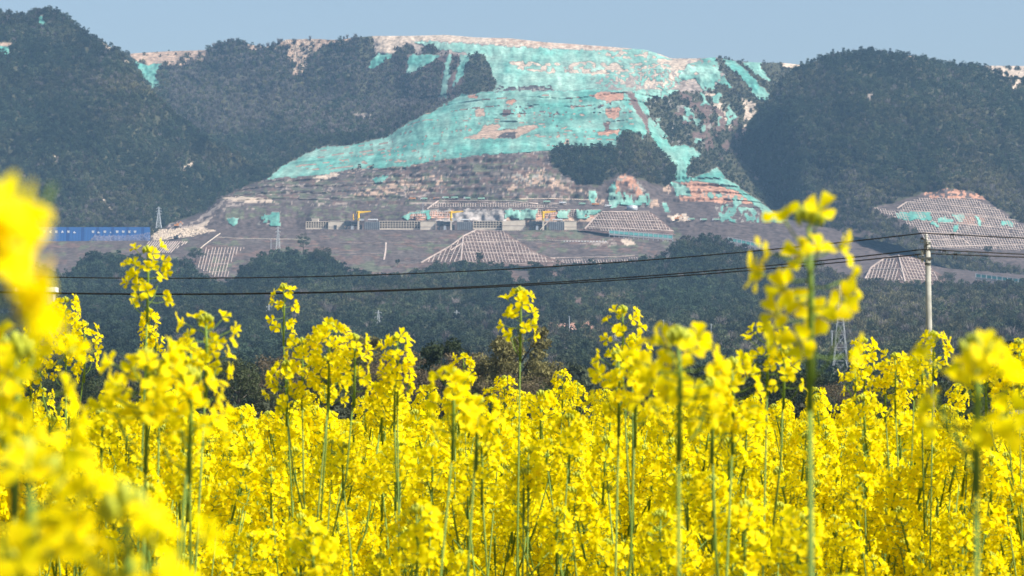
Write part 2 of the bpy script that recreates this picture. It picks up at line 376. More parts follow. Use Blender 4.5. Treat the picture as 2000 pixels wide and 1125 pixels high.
m.net(3, [(1412, 117), (1436, 119), (1472, 150), (1504, 186), (1496, 200), (1478, 190), (1450, 154)])
m.net(16, [(1448, 119), (1486, 120), (1490, 136), (1508, 158), (1490, 154), (1462, 134)])
m.net(3, [(1510, 172), (1530, 168), (1524, 182), (1512, 182)])
m.paint('cream', [(1376, 180), (1396, 184), (1432, 240), (1428, 258), (1396, 216)], True, 5, 9, -.2, 27)
m.paint('cream', [(1448, 182), (1462, 184), (1476, 205), (1472, 232), (1456, 250), (1452, 215)], True, 6, 9, -.3, 28)
m.paint('tan', [(1450, 250), (1460, 252), (1470, 300), (1482, 352), (1474, 356), (1456, 310)], True, 5, 9, -.15, 29)
m.net(2, [(1332, 205), (1345, 210), (1368, 240), (1356, 240), (1338, 225)])
# left part of the crest
m.paint('tan', [(255, 104), (400, 96), (405, 106), (340, 120), (318, 130), (305, 125), (262, 118)])
m.paint('veg', [(268, 108), (350, 105), (352, 112), (300, 112)])
m.paint('veg', [(352, 104), (400, 103), (390, 120), (345, 125)])
m.net(4, [(250, 100), (262, 102), (272, 126), (296, 122), (322, 117), (310, 138), (304, 152), (313, 168), (300, 180), (288, 165), (266, 128)])
m.paint('tan', [(553, 73), (625, 73), (640, 80), (606, 112), (592, 146), (572, 146), (562, 105)], True, 5, 7, -.18, 30)
m.paint('cream', [(478, 84), (560, 75), (560, 84), (490, 92)], True, 6, 4, -.1, 33)
m.paint('tan', [(620, 68), (690, 66), (660, 78), (628, 82)], True, 5, 4, -.2, 34)
m.paint('veg', [(775, 92), (800, 86), (815, 98), (808, 108), (770, 102)])
m.paint('veg', [(820, 92), (845, 88), (860, 100), (850, 106), (822, 104)])
m.paint('brown', [(780, 152), (797, 108), (870, 106), (910, 110), (905, 160), (888, 190), (860, 195), (866, 120), (812, 140)], True, 6, 9, -.1, 35)
m.net(5, [(714, 138), (728, 115), (742, 106), (770, 102), (768, 110), (748, 120), (730, 134)])
m.net(6, [(794, 146), (800, 112), (806, 107), (862, 106), (845, 118), (822, 132), (806, 140)])
m.net(7, [(856, 192), (866, 150), (872, 109), (884, 108), (878, 150), (870, 192)])
m.net(8, [(882, 175), (893, 140), (900, 107), (920, 107), (908, 140), (893, 165)])
m.paint('veg', [(902, 160), (908, 128), (925, 104), (942, 108), (962, 140), (968, 165), (960, 182), (915, 184)])
m.paint('rock', [(685, 222), (700, 220), (724, 226), (722, 236), (700, 230)], True, 4, 3, -.2, 36)
# main netted spur
m.net(9, [(518, 350), (552, 325), (600, 298), (640, 285), (700, 280), (752, 270), (786, 246), (826, 225), (868, 204), (906, 183), (935, 180), (1000, 177), (1100, 175), (1180, 175), (1228, 178), (1242, 200), (1252, 225), (1266, 250), (1258, 275), (1243, 290), (1200, 289), (1110, 287), (1060, 296), (950, 302), (860, 313), (780, 326), (700, 330), (640, 340), (560, 347)])
for seed, p, c in ((1, [(1150, 186), (1175, 180), (1215, 180), (1222, 192), (1190, 198)], 'orange'), (2, [(1182, 212), (1212, 210), (1206, 230), (1186, 230)], 'orange'), (3, [(927, 213), (946, 213), (945, 227), (927, 227)], 'tan'), (4, [(935, 262), (945, 246), (970, 240), (980, 246), (955, 262)], 'tan'), (5, [(900, 270), (960, 256), (1000, 250), (1040, 243), (1052, 248), (1010, 268), (960, 272)], 'tan'), (6, [(968, 270), (980, 260), (1015, 256), (1004, 270)], 'dark'), (7, [(915, 184), (935, 184), (932, 191), (915, 190)], 'orange'), (8, [(985, 195), (1008, 193), (1008, 201), (988, 202)], 'orange'), (9, [(1165, 258), (1210, 255), (1208, 262), (1168, 264)], 'orange'), (10, [(1050, 187), (1075, 184), (1070, 190)], 'orange'), (11, [(980, 216), (998, 216), (994, 225), (982, 226)], 'brown'), (12, [(1010, 227), (1022, 226), (1018, 232)], 'orange'), (13, [(1180, 240), (1190, 238), (1190, 258), (1182, 258)], 'brown'), (14, [(1106, 273), (1114, 272), (1112, 284), (1105, 284)], 'tan')):
    m.paint(c, p)
m.paint('tan', [(560, 325), (760, 290), (900, 285), (900, 312), (760, 330), (640, 342)], True, 10, 2.4, .36, 40)
m.paint('tan', [(800, 240), (1230, 182), (1250, 270), (830, 275)], True, 9, 2.2, .42, 41)
m.paint('dark', [(930, 205), (1240, 195), (1240, 225), (930, 225)], True, 8, 2.0, .40, 42)
# right flank below the ridge
m.paint('brown', [(1222, 182), (1236, 180), (1262, 225), (1282, 262), (1268, 262), (1248, 225)])
m.net(10, [(1232, 174), (1292, 174), (1330, 178), (1300, 190), (1274, 186), (1262, 200), (1264, 228), (1248, 205)])
m.net(10, [(1262, 232), (1272, 228), (1290, 262), (1312, 285), (1345, 281), (1371, 303), (1362, 330), (1345, 345), (1372, 340), (1402, 326), (1418, 348), (1345, 366), (1312, 360), (1322, 330), (1290, 296), (1270, 262)])
m.paint('tan', [(1300, 340), (1312, 345), (1308, 380), (1296, 372)], True, 4, 6, -.2, 43)
m.paint('orange', [(1330, 356), (1420, 348), (1470, 385), (1474, 398), (1330, 392), (1318, 374)], True, 7, 5, -.35, 44)
m.net(11, [(1310, 352), (1345, 365), (1352, 385), (1320, 384)])
m.net(11, [(1345, 352), (1418, 347), (1440, 362), (1478, 388), (1535, 432), (1508, 434), (1480, 404), (1440, 372), (1400, 360)])
m.net(11, [(1360, 372), (1470, 385), (1478, 392), (1365, 384)], True, 4, 8, -.02, 45)
m.net(11, [(1395, 402), (1440, 398), (1500, 420), (1512, 434), (1410, 434), (1404, 424)], True, 5, 6, -.12, 46)
m.net(11, [(1432, 390), (1450, 390), (1450, 400), (1438, 404), (1436, 420), (1430, 420)])
m.net(12, [(1185, 372), (1200, 350), (1226, 338), (1246, 352), (1270, 385), (1280, 405), (1252, 402), (1210, 404), (1190, 408)], True, 8, 6, -.22, 47)
m.paint('orange', [(1200, 352), (1226, 336), (1240, 350), (1258, 382), (1240, 380), (1222, 352), (1208, 372), (1200, 384)], True, 6, 5, -.25, 48)
m.paint('brown', [(1206, 360), (1226, 355), (1246, 378), (1216, 384)], True, 6, 5, -.1, 49)
m.paint('tan', [(1268, 392), (1284, 390), (1286, 404), (1272, 406)])
m.net(12, [(1290, 396), (1300, 396), (1312, 414), (1298, 412)])
m.net(12, [(1146, 372), (1160, 368), (1170, 380), (1160, 400), (1152, 392)])
m.net(13, [(985, 345), (1010, 340), (1060, 338), (1082, 345), (1060, 362), (1020, 362), (1000, 356)], True, 7, 4, .12, 50)
m.net(13, [(728, 350), (760, 340), (752, 352), (736, 360)])
m.net(14, [(442, 426), (456, 424), (466, 425), (466, 436), (456, 441), (448, 436)])
m.net(14, [(508, 416), (546, 414), (547, 440), (534, 443), (500, 441), (512, 430)], True, 7, 8, -.2, 51)
m.net(17, [(1236, 174), (1330, 172), (1400, 176), (1440, 205), (1440, 240), (1400, 250), (1372, 290), (1300, 276), (1266, 230)], True, 11, 13, .10, 131)
# trees on the spur
m.paint('veg', [(1076, 312), (1092, 296), (1120, 288), (1168, 288), (1200, 290), (1208, 268), (1224, 258), (1250, 262), (1262, 280), (1290, 300), (1308, 326), (1312, 350), (1300, 366), (1250, 350), (1226, 334), (1196, 345), (1165, 366), (1130, 358), (1094, 334)])
m.paint('veg', [(1264, 194), (1284, 188), (1308, 204), (1326, 224), (1340, 250), (1350, 272), (1318, 276), (1298, 258), (1274, 226)], True, 9, 9, -.42, 132)
m.paint('brown', [(1296, 186), (1330, 182), (1440, 230), (1450, 300), (1400, 318), (1330, 240)], True, 10, 12, .16, 133)
m.paint('veg', [(1397, 108), (1408, 109), (1414, 126), (1446, 160), (1474, 192), (1462, 198), (1434, 174), (1408, 140)], True, 8, 8, -.4, 134)
m.paint('veg', [(1340, 330), (1352, 305), (1370, 312), (1372, 330), (1358, 345), (1342, 344)])
# terrace front
m.paint('conc', [(880, 410), (986, 409), (990, 432), (850, 432), (860, 427)])
m.paint('tan', [(985, 427), (1170, 424), (1180, 432), (990, 432)])
m.paint('orange', [(800, 414), (884, 410), (880, 427), (790, 427)], True, 5, 6, -.35, 52)
m.paint('orange', [(985, 410), (1170, 410), (1168, 427), (985, 427)], True, 6, 9, .05, 53)
m.net(15, [(780, 429), (800, 416), (815, 411), (880, 409), (880, 413), (840, 414), (845, 428), (832, 428), (832, 415), (804, 418), (800, 429)])
m.net(15, [(985, 409), (1050, 409), (1046, 427), (985, 427)])
m.net(15, [(1088, 409), (1112, 409), (1110, 427), (1090, 427)])
m.net(15, [(1122, 409), (1180, 408), (1166, 420), (1155, 427), (1128, 427)], True, 6, 9, -.15, 54)
m.paint('cream', [(1300, 420), (1340, 418), (1350, 432), (1312, 434)])
m.paint('dark', [(1150, 445), (1320, 446), (1320, 456), (1160, 458)], True, 8, 5, -.1, 55)
m.paint('scrub', [(985, 448), (1150, 440), (1180, 455), (1130, 466), (1030, 470), (1000, 460)], True, 9, 5, .0, 56)
m.paint('cream', [(1210, 468), (1236, 468), (1242, 478), (1222, 482)])
m.paint('rock', [(1120, 474), (1200, 468), (1215, 480), (1150, 478)], True, 8, 3, -.1, 57)
m.paint('cream', [(1900, 118), (2200, 118), (2200, 152), (1900, 150)], True, 9, 5, -.3, 111)
m.paint('cream', [(1524, 116), (1570, 118), (1566, 136), (1526, 134)])
m.paint('tan', [(255, 100), (400, 92), (404, 116), (340, 128), (262, 122)], True, 8, 5, -.12, 112)
m.paint('tan', [(476, 76), (560, 70), (640, 66), (700, 66), (690, 84), (600, 92), (490, 98)], True, 8, 6, -.05, 113)
_n = fbm(m.PX/60, m.PY/14, 120, 3); _ok = (m.PX > 560) & (m.PX < 1245) & (m.PY > 190) & (m.PY < 330)
q = (m.netid == 9) & _ok & (BENCH['net'] < .07) & (_n > .10); m.cls[q] = 'tan'; m.netid[q] = 0
q = np.isin(m.cls, ('grey', 'soil', 'brown', 'scrub')) & (m.PY > 300) & (m.PY < 405) & (m.PX > 440) & (m.PX < 1180) & (BENCH['bare'] < .12) & (_n > -.02); m.cls[q] = 'rock'
m.build('mountain')

NETG = 'dust nets spread over the quarried mountain'
for i, lb in ((1, 'pale teal net over the topmost quarry terraces below the cream crest'), (2, 'teal net pieces at the right end of the upper terraces above the tree clumps'), (3, 'slim teal net strips running down beside the right wooded hill top'),
              (4, 'teal net filling the gully beside the left wooded hill'), (5, 'bright teal curved net scrap on the brown slope left of the quarry'), (6, 'teal net wedge on the brown slope below the crest bushes'),
              (7, 'long narrow teal net strip left of the dark conical tree clump'), (8, 'short narrow teal net strip touching the dark conical tree clump'), (9, 'huge teal net covering the broad central quarry spur'),
              (10, 'teal net running down the right flank of the spur past the trees'), (11, 'patchy teal net on orange earth at the foot of the right spur'), (12, 'torn teal net patches on the small orange knoll above the silver tank'),
              (13, 'teal net scraps scattered on the grey slope under the main net'), (16, 'short teal net strip at the skyline left of the right wooded hill'), (17, 'teal net pieces among broken shrubs on the right flank of the spur'), (14, 'two crumpled teal net scraps at the left end of the terrace'), (15, 'teal net behind the concrete lattice above the terrace')):
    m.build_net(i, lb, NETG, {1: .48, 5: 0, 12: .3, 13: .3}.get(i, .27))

left_hill = Sheet(-200, 600, 2.0, 2.0, [
    [(-250, 482, 3440), (90, 470, 3440), (290, 468, 3440), (400, 446, 3640), (440, 440, 3790), (620, 440, 3950)],
    [(-250, 330, 3680), (100, 310, 3680), (250, 330, 3660), (350, 350, 3700), (430, 385, 3830), (520, 390, 3960), (620, 420, 4000)],
    [(-250, 150, 3930), (100, 160, 3900), (200, 190, 3870), (280, 250, 3850), (350, 285, 3850), (430, 330, 3890), (520, 360, 3980), (620, 410, 4010)],
    [(-250, 40, 4130), (0, 26, 4110), (40, 30, 4090), (62, 28, 4080), (90, 18, 4070), (120, 28, 4060), (150, 52, 4050), (180, 72, 4030), (200, 82, 4010), (230, 100, 3990), (250, 118, 3970), (270, 148, 3950), (300, 186, 3920), (340, 222, 3900), (380, 256, 3890), (420, 282, 3890), (460, 302, 3900), (490, 325, 3930), (530, 360, 4000), (620, 405, 4020)],
    ('back', 60, 90), ('back', 400, 500)], relief_hill, smooth=1.5)
h = left_hill
h.net(1, [(70, 32), (80, 30), (90, 45), (92, 54), (80, 50), (74, 42)])
h.net(2, [(-20, 88), (24, 86), (14, 108), (-20, 104)])
h.paint('tan', [(-20, 82), (26, 84), (24, 90), (-20, 89)])
for p in ([(188, 374), (196, 376), (208, 398), (220, 412), (218, 418), (206, 404)], [(200, 85), (216, 92), (214, 98), (206, 96)], [(360, 325), (380, 315), (376, 326), (358, 338)], [(445, 302), (452, 300), (452, 306), (444, 308)], [(104, 306), (118, 302), (116, 318), (108, 328)], [(425, 264), (440, 262), (438, 270)], [(225, 105), (262, 125), (266, 140), (240, 118)], [(330, 420), (350, 428), (370, 438), (360, 438)]):
    h.paint('cream', p, True, 5, 6, -.35, 61)
h.build('left_hill')
h.build_net(1, 'small teal net fleck near the top of the left wooded hill', NETG)
h.build_net(2, 'teal net patch at the left frame edge on the wooded hill', NETG)

right_hill = Sheet(1400, 2200, 2.0, 2.0, [
    [(1390, 480, 3820), (1440, 470, 3800), (1500, 455, 3760), (1535, 446, 3660), (1570, 446, 3460), (1640, 456, 3330), (1700, 468, 3310), (1760, 480, 3290), (1800, 505, 3280), (1900, 540, 3260), (2250, 566, 3240)],
    [(1390, 470, 3860), (1440, 430, 3840), (1500, 400, 3800), (1540, 395, 3700), (1575, 390, 3540), (1650, 405, 3440), (1700, 412, 3420), (1750, 425, 3400), (1800, 430, 3390), (2000, 445, 3400), (2250, 460, 3400)],
    [(1390, 462, 3880), (1440, 360, 3870), (1500, 320, 3820), (1560, 300, 3700), (1650, 330, 3570), (1700, 350, 3540), (1780, 365, 3510), (1850, 366, 3500), (1920, 376, 3510), (2000, 400, 3530), (2250, 400, 3560)],
    [(1390, 455, 3900), (1440, 345, 3900), (1480, 250, 3900), (1540, 205, 3860), (1700, 195, 3830), (1850, 210, 3820), (2000, 240, 3830), (2250, 250, 3850)],
    [(1390, 450, 3920), (1420, 430, 3920), (1440, 335, 3920), (1455, 262, 3920), (1480, 222, 3980), (1510, 180, 4020), (1540, 145, 4060), (1580, 124, 4080), (1620, 108, 4100), (1680, 101, 4100), (1760, 106, 4100), (1800, 114, 4100), (1850, 127, 4100), (1900, 131, 4100), (1960, 144, 4100), (2000, 158, 4100), (2250, 220, 4100)],
    ('back', 60, 110), ('back', 420, 500)],
    lambda x, z, px, py: relief_hill(x, z, px, py)*np.clip(1-(np.clip((px-1640)/60, 0, 1)*np.clip((py-360)/30, 0, 1)), .06, 1), smooth=1.5)
h = right_hill
AMPH = [(1692, 408), (1735, 398), (1768, 388), (1800, 378), (1850, 370), (1900, 374), (1945, 402), (1980, 428), (2120, 470), (2120, 560), (1880, 500), (1815, 495), (1796, 462), (1752, 436), (1715, 418)]
h.paint('soil', AMPH)
h.paint('orange', [(1800, 380), (1850, 369), (1900, 374), (1930, 388), (1880, 388), (1820, 388)], True, 6, 5, -.05, 71)
h.paint('orange', [(1868, 416), (1920, 420), (1925, 440), (1870, 440)], True, 5, 4, -.2, 72)
h.net(1, [(1750, 414), (1800, 413), (1820, 416), (1820, 432), (1795, 430), (1770, 432), (1756, 428)])
h.net(1, [(1830, 425), (1858, 425), (1862, 434), (1834, 434)])
h.net(1, [(1862, 418), (1884, 419), (1880, 434), (1872, 434)])
h.net(1, [(1900, 422), (1912, 425), (1918, 438), (1912, 440)])
h.net(1, [(1815, 434), (1836, 436), (1836, 446), (1824, 440)])
h.net(1, [(1862, 438), (1872, 440), (1872, 454), (1864, 454)])
h.net(1, [(1884, 440), (1893, 441), (1893, 454), (1886, 454)])
h.net(2, [(1955, 432), (1972, 430), (1982, 436), (1980, 444), (1962, 443)])
h.paint('tan', [(1738, 96), (1765, 98), (1795, 116), (1770, 112)], True, 6, 5, -.2, 74)
h.paint('soil', [(1640, 440), (1680, 446), (1720, 462), (1700, 470), (1640, 462)], True, 8, 5, -.1, 75)
h.paint('rock', [(1696, 182), (1706, 184), (1704, 200), (1696, 198)], True, 4, 5, -.1, 76)
h.paint('cream', [(1920, 128), (2000, 130), (2000, 142), (1990, 172), (1980, 180), (1972, 160), (1930, 138)], True, 6, 6, -.05, 77)
h.build('right_hill')
h.build_net(1, 'teal net pieces on the amphitheatre of concrete lattice at right', NETG)
h.build_net(2, 'small round teal net patch at the right end of the amphitheatre', NETG)

# mounds faced with concrete lattice
mound_a = Sheet(806, 1112, 2.0, 2.0, [
    [(800, 524, 3205), (840, 522, 3190), (905, 520, 3150), (1000, 520, 3165), (1112, 520, 3200)],
    [(800, 520, 3215), (820, 515, 3212), (880, 480, 3292), (905, 461, 3318), (930, 448, 3368), (985, 451, 3372), (1010, 470, 3315), (1050, 494, 3255), (1112, 516, 3212)],
    ('back', 6, 60), ('back', 90, 120)], relief_mound)
mound_a.paint('brown', [(700, 400), (1200, 400), (1200, 600), (700, 600)]); mound_a.build('mound')
mound_b = Sheet(1130, 1332, 2.0, 2.0, [
    [(1120, 452, 3372), (1142, 450, 3368), (1190, 457, 3342), (1300, 458, 3342), (1340, 460, 3352)],
    [(1120, 450, 3380), (1142, 447, 3370), (1172, 414, 3400), (1190, 411, 3400), (1270, 413, 3410), (1292, 430, 3390), (1322, 456, 3370), (1340, 458, 3370)],
    ('back', 6, 60), ('back', 90, 120)], relief_mound)
mound_b.paint('brown', [(1100, 380), (1400, 380), (1400, 600), (1100, 600)]); mound_b.build('mound')
mound_c = Sheet(1670, 1846, 2.0, 2.0, [
    [(1660, 560, 3105), (1690, 556, 3095), (1760, 556, 3050), (1850, 560, 3095)],
    [(1660, 558, 3112), (1685, 545, 3130), (1700, 522, 3180), (1728, 504, 3215), (1760, 497, 3200), (1800, 506, 3205), (1820, 525, 3170), (1850, 545, 3125)],
    ('back', 6, 60), ('back', 90, 120)], relief_mound)
mound_c.paint('brown', [(1600, 380), (1900, 380), (1900, 600), (1600, 600)]); mound_c.build('mound')

foothill = Sheet(-200, 2200, 4.0, 3.0, [
    allx(816, 560), allx(760, 1100), allx(700, 1700), allx(620, 2350), allx(565, 2750),
    [(-250, 512, 3000), (60, 515, 3000), (80, 530, 3000), (130, 556, 3000), (150, 525, 2980), (190, 504, 2960), (280, 512, 2950), (300, 520, 2950), (370, 522, 2950), (390, 545, 2980), (440, 575, 2990), (468, 540, 2980), (505, 508, 2960), (560, 502, 2960), (640, 507, 2960), (690, 545, 2990), (780, 550, 2990), (830, 530, 2980), (930, 527, 2980), (1100, 530, 2980), (1200, 525, 2980), (1290, 512, 2990), (1318, 478, 3000), (1400, 470, 3000), (1430, 488, 3000), (1500, 505, 3000), (1600, 525, 2980), (1680, 562, 2900), (1800, 566, 2900), (1900, 570, 2900), (2250, 565, 2900)],
    ('back', 60, 130), ('back', 250, 300)], relief_foot)
f = foothill
f.paint('soil', [(1000, 520), (1030, 524), (1040, 552), (1020, 556), (1005, 540)])
f.paint('brown', [(985, 525), (1005, 525), (1035, 560), (1010, 556)])
f.paint('brown', [(1060, 520), (1085, 525), (1100, 550), (1075, 540)])
f.paint('cream', [(1030, 556), (1050, 558), (1062, 575), (1052, 580), (1036, 568)], True, 5, 5, -.1, 81)
f.paint('cream', [(1282, 470), (1300, 480), (1310, 500), (1306, 512), (1292, 505)], True, 4, 6, -.25, 82)
f.paint('brown', [(1060, 590), (1160, 570), (1280, 570), (1240, 600), (1120, 606)], True, 12, 6, .05, 83)
f.paint('soil', [(30, 680), (60, 660), (120, 650), (110, 690), (40, 700)], True, 12, 6, -.1, 84)
f.paint('orange', [(1066, 634), (1150, 628), (1162, 642), (1120, 652), (1070, 646)])
f.build('foothill')

g = 3400
ground = link('ground', mesh_np('ground', [(-g, -250, 0), (g, -250, 0), (g, 9000, 0), (-g, 9000, 0)], np.array([[0, 1, 2, 3]])), mats=[M_FSOIL]); ground['kind'] = 'structure'

# one ray tree of all the ground to set things on
vs, fs, b = [], [], 0
for s in (mountain, left_hill, right_hill, mound_a, mound_b, mound_c, foothill):
    V = s.P.reshape(-1, 3); F = s.faces(); vs += V.tolist(); fs += (F+b).tolist(); b += len(V)
BVH = BVHTree.FromPolygons(vs, fs); del vs, fs
EYE = Vector((0, 0, CAMZ))
def hit(px, py):
    d = (T(px, py, 100)-EYE).normalized()
    p, n, i, r = BVH.ray_cast(EYE, d)
    if p is None: return None, None
    if n.dot(d) > 0: n = -n
    return p, n
def drop(x, y, z0=1500):
    p, n, i, r = BVH.ray_cast(Vector((x, y, z0)), Vector((0, 0, -1)))
    return p if p is not None else Vector((x, y, 0))

# ------------------------------------------------------------------ concrete lattices
def ribbon(mb, pts, wd, ht):
    if len(pts) < 2: return
    vs, fs = [], []
    for i, (p, n) in enumerate(pts):
        d = (pts[min(i+1, len(pts)-1)][0]-pts[max(i-1, 0)][0]).normalized(); x = d.cross(n).normalized()*wd/2
        vs += [p-x-n*.4, p-x+n*ht, p+x+n*ht, p+x-n*.4]
    for i in range(len(pts)-1):
        a = 4*i; fs += [(a, a+1, a+5, a+4), (a+1, a+2, a+6, a+5), (a+2, a+3, a+7, a+6)]
    mb.add(vs, fs)
def run(poly, x0, y0, x1, y1, step=3.5, poly_clip=True):
    n = max(2, int(math.hypot(x1-x0, y1-y0)/step)); out, cur = [], []
    X = np.linspace(x0, x1, n+1); Y = np.linspace(y0, y1, n+1)
    ins = inpoly(X, Y, poly) if poly_clip else np.ones(n+1, bool)
    for k in range(n+1):
        p = hit(X[k], Y[k]) if ins[k] and not (poly_clip and random.random() < .012) else (None, None)
        if p[0] is None or (cur and (p[0]-cur[-1][0]).length > 30):
            if len(cur) > 1: out.append(cur)
            cur = [p] if p[0] is not None else []
        else: cur.append(p)
    if len(cur) > 1: out.append(cur)
    return out
LATG = 'concrete lattices holding the cut slopes'
def lattice(label, polys, edges=(), wd=.7, ht=.75):
    """polys: (polygon, dx, dy, lean, tilt); edges: pixel polylines of the thicker kerb beams"""
    c = hit(*polys[0][0][len(polys[0][0])//2]); t = empty('slope_lattice', (0, 0, 0)); tag(t, label, 'slope lattice', LATG)
    mb = MB()
    for poly, dx, dy, lean, tilt in polys:
        xs = [p[0] for p in poly]; ys = [p[1] for p in poly]; H = max(ys)-min(ys); W = max(xs)-min(xs)
        if dx:
            x = min(xs)-abs(lean)*H
            while x < max(xs)+abs(lean)*H:
                for r in run(poly, x, min(ys), x+lean*H, max(ys)): ribbon(mb, r, wd, ht)
                x += dx*random.uniform(.86, 1.14)
        if dy:
            y = min(ys)-abs(tilt)*W
            while y < max(ys)+abs(tilt)*W:
                for r in run(poly, min(xs), y, max(xs), y+tilt*W): ribbon(mb, r, wd, ht)
                y += dy*random.uniform(.86, 1.14)
    o = mb.build('lattice_beams', M_CONC, t); o['kind'] = 'stuff'
    for e in edges:
        for (a, b2) in zip(e[:-1], e[1:]):
            for r in run(None, a[0], a[1], b2[0], b2[1], 4, False):
                kb = MB(); ribbon(kb, r, wd*2.1, ht*1.5); kb.build('kerb_beam', M_CONC, t)
lattice('concrete lattice on the pyramid shaped mound in the middle of the slope', [
    ([(822, 515), (880, 481), (904, 463), (904, 516)], 8.5, 7.5, -.42, -.10),
    ([(906, 462), (930, 450), (985, 453), (1010, 472), (1050, 496), (1092, 515), (1080, 517), (906, 517)], 6.6, 6.2, .30, .04)],
    [[(822, 514), (880, 481), (905, 462), (930, 450), (985, 453)], [(905, 462), (900, 516)], [(880, 490), (905, 474), (1012, 472)], [(850, 502), (905, 494), (1050, 496)]])
lattice('concrete lattice on the flat topped mound below the silver tank', [
    ([(1144, 448), (1172, 415), (1190, 412), (1268, 414), (1292, 432), (1318, 454), (1300, 455), (1190, 454)], 5.2, 5.4, .42, .03)],
    [[(1142, 448), (1172, 415), (1268, 414)], [(1160, 430), (1290, 433)], [(1150, 444), (1316, 452)]])
lattice('concrete lattice in a long row below the haul road of trucks', [
    ([(832, 409), (850, 395), (860, 393), (1000, 394), (1055, 399), (1092, 403), (1092, 409)], 4.9, 4.2, 0, 0)], [[(834, 409), (856, 393), (1000, 394), (1055, 399), (1092, 403)]])
lattice('concrete lattice band with orange earth left of the middle yellow crane', [
    ([(786, 427), (815, 411), (880, 410), (878, 427)], 4.9, 4.3, -.12, 0)])
lattice('concrete lattice band over teal net right of the sprayed wall', [
    ([(986, 410), (1176, 410), (1160, 427), (986, 427)], 5.0, 4.2, 0, 0)], wd=.4)
lattice('slanting concrete ribs on the slope below the cream rubble', [
    ([(290, 472), (372, 472), (345, 486), (332, 497), (300, 497), (282, 486)], 4.6, 0, -.85, 0)])
lattice('upright concrete ribs stepping down the embankment left of the woods', [
    ([(402, 484), (482, 484), (460, 500), (446, 520), (448, 545), (425, 545), (380, 522)], 6.2, 17, -.25, -.04)])
lattice('broad concrete lattice amphitheatre on the right hillside', [
    ([(1768, 396), (1800, 384), (1825, 386), (1900, 388), (1944, 405), (1975, 430), (2050, 462), (2050, 492), (1990, 490), (1815, 487), (1798, 458), (1756, 428), (1752, 414)], 5.0, 4.3, .45, .10),
    ([(1700, 402), (1750, 413), (1754, 430), (1722, 418)], 4.5, 4.5, .4, .1)],
    [[(1752, 408), (1770, 396), (1800, 397), (1949, 411)], [(1752, 413), (1847, 416), (1983, 431)], [(1799, 433), (1898, 440), (2010, 452)], [(1784, 456), (1880, 457)], [(1804, 470), (1880, 468), (1895, 480)], [(1820, 483), (2010, 479)]])
lattice('concrete lattice on the low mound behind the utility pole', [
    ([(1690, 545), (1702, 523), (1728, 505), (1752, 502), (1757, 552), (1690, 552)], 6.8, 6.4, -.3, -.02),
    ([(1758, 500), (1800, 506), (1822, 528), (1838, 552), (1758, 552)], 6.2, 5.8, .45, .10)],
    [[(1690, 545), (1702, 523), (1728, 505), (1757, 499)], [(1756, 500), (1768, 552)], [(1696, 527), (1760, 526)]])
lattice('low strip of concrete ribs along the foot of the embankment', [
    ([(1092, 507), (1200, 506), (1265, 500), (1262, 508), (1180, 519), (1100, 516)], 5.2, 9, .3, -.03)], [[(1075, 505), (1130, 504), (1200, 503), (1240, 500)]])

# pale drains and steps on the embankment
def strip(name, label, cat, pts, wd, m_, group=None):
    mb = MB()
    for a, b2 in zip(pts[:-1], pts[1:]):
        for r in run(None, a[0], a[1], b2[0], b2[1], 4, False): ribbon(mb, r, wd, .5)
    if mb.v: tag(mb.build(name, m_), label, cat, group)
DG = 'concrete drains on the embankment'
strip('drain', 'pale concrete drain along the upper left embankment', 'drain', [(424, 464), (470, 466), (600, 468)], .7, M_CONC2, DG)
strip('drain', 'faint concrete drain running right of the lone tree', 'drain', [(660, 475), (760, 474), (860, 473)], .45, M_CONC, DG)
strip('drain', 'thin concrete drain low on the embankment beside the steps', 'drain', [(655, 495), (750, 496)], .6, M_CONC, DG)
strip('drain', 'diagonal concrete drain below the cream rubble', 'drain', [(386, 490), (400, 478), (430, 456)], .8, M_CONC2, DG)
strip('drain', 'thin concrete drain right of the pyramid mound', 'drain', [(1010, 468), (1090, 470), (1180, 472)], .4, M_CONC2, DG)
strip('steps', 'pale concrete steps climbing the embankment', 'steps', [(754, 474), (753, 492), (750, 508)], 1.8, M_CONC)
strip('haul_road', 'pale haul road edge curving above the green trucks', 'road edge', [(985, 389), (1080, 388), (1150, 391), (1168, 398)], 1.2, M_ROCK)

# ------------------------------------------------------------------ terrace buildings and machines
PXM = 3400/FPX
def tz(px, D): return mountain_z(px, D)
def base(px, D):
    return drop(T(px, 447, D).x, D)
def wall_frame(label, x0, x1, ytop, ybot, D, n):
    """grid of concrete posts and rails in front of dark earth"""
    a, b2 = T(x0, ybot, D), T(x1, ybot, D); L = b2.x-a.x; H = T(x0, ytop, D).z-a.z
    t = empty('retaining_wall', (a.x, D, a.z)); tag(t, label, 'retaining wall', 'framed retaining walls along the terrace')
    MB().box((L/2, 2.2, H/2-1), (L, 3, H+2)).build('back_panel', M_SOIL, t)
    MB().box((L/2, -.1, .9), (L, 1.4, 2.2)).build('plinth', M_CONC2, t)
    pm = bpy.data.meshes.new('post')
    pm = MB().box((0, 0, H/2), (.75, 1.5, H)).mesh('post', M_CONC2)
    for i in range(n+1):
        o = link('post', pm, t); o.location = (L*i/n, -.2, 0)
    rm = MB().box((L/2, 0, 0), (L, 1.2, .6)).mesh('rail', M_CONC2)
    for k in (.45, .7, 1.0):
        o = link('rail', rm, t); o.location = (0, -.12, H*k)
wall_frame('short framed retaining wall left of the leftmost crane', 598, 641, 433, 448, 3398, 9)
wall_frame('framed retaining wall between the left and middle cranes', 741, 820, 432, 449, 3398, 15)
wall_frame('framed retaining wall right of the middle crane', 925, 980, 432, 448, 3398, 10)
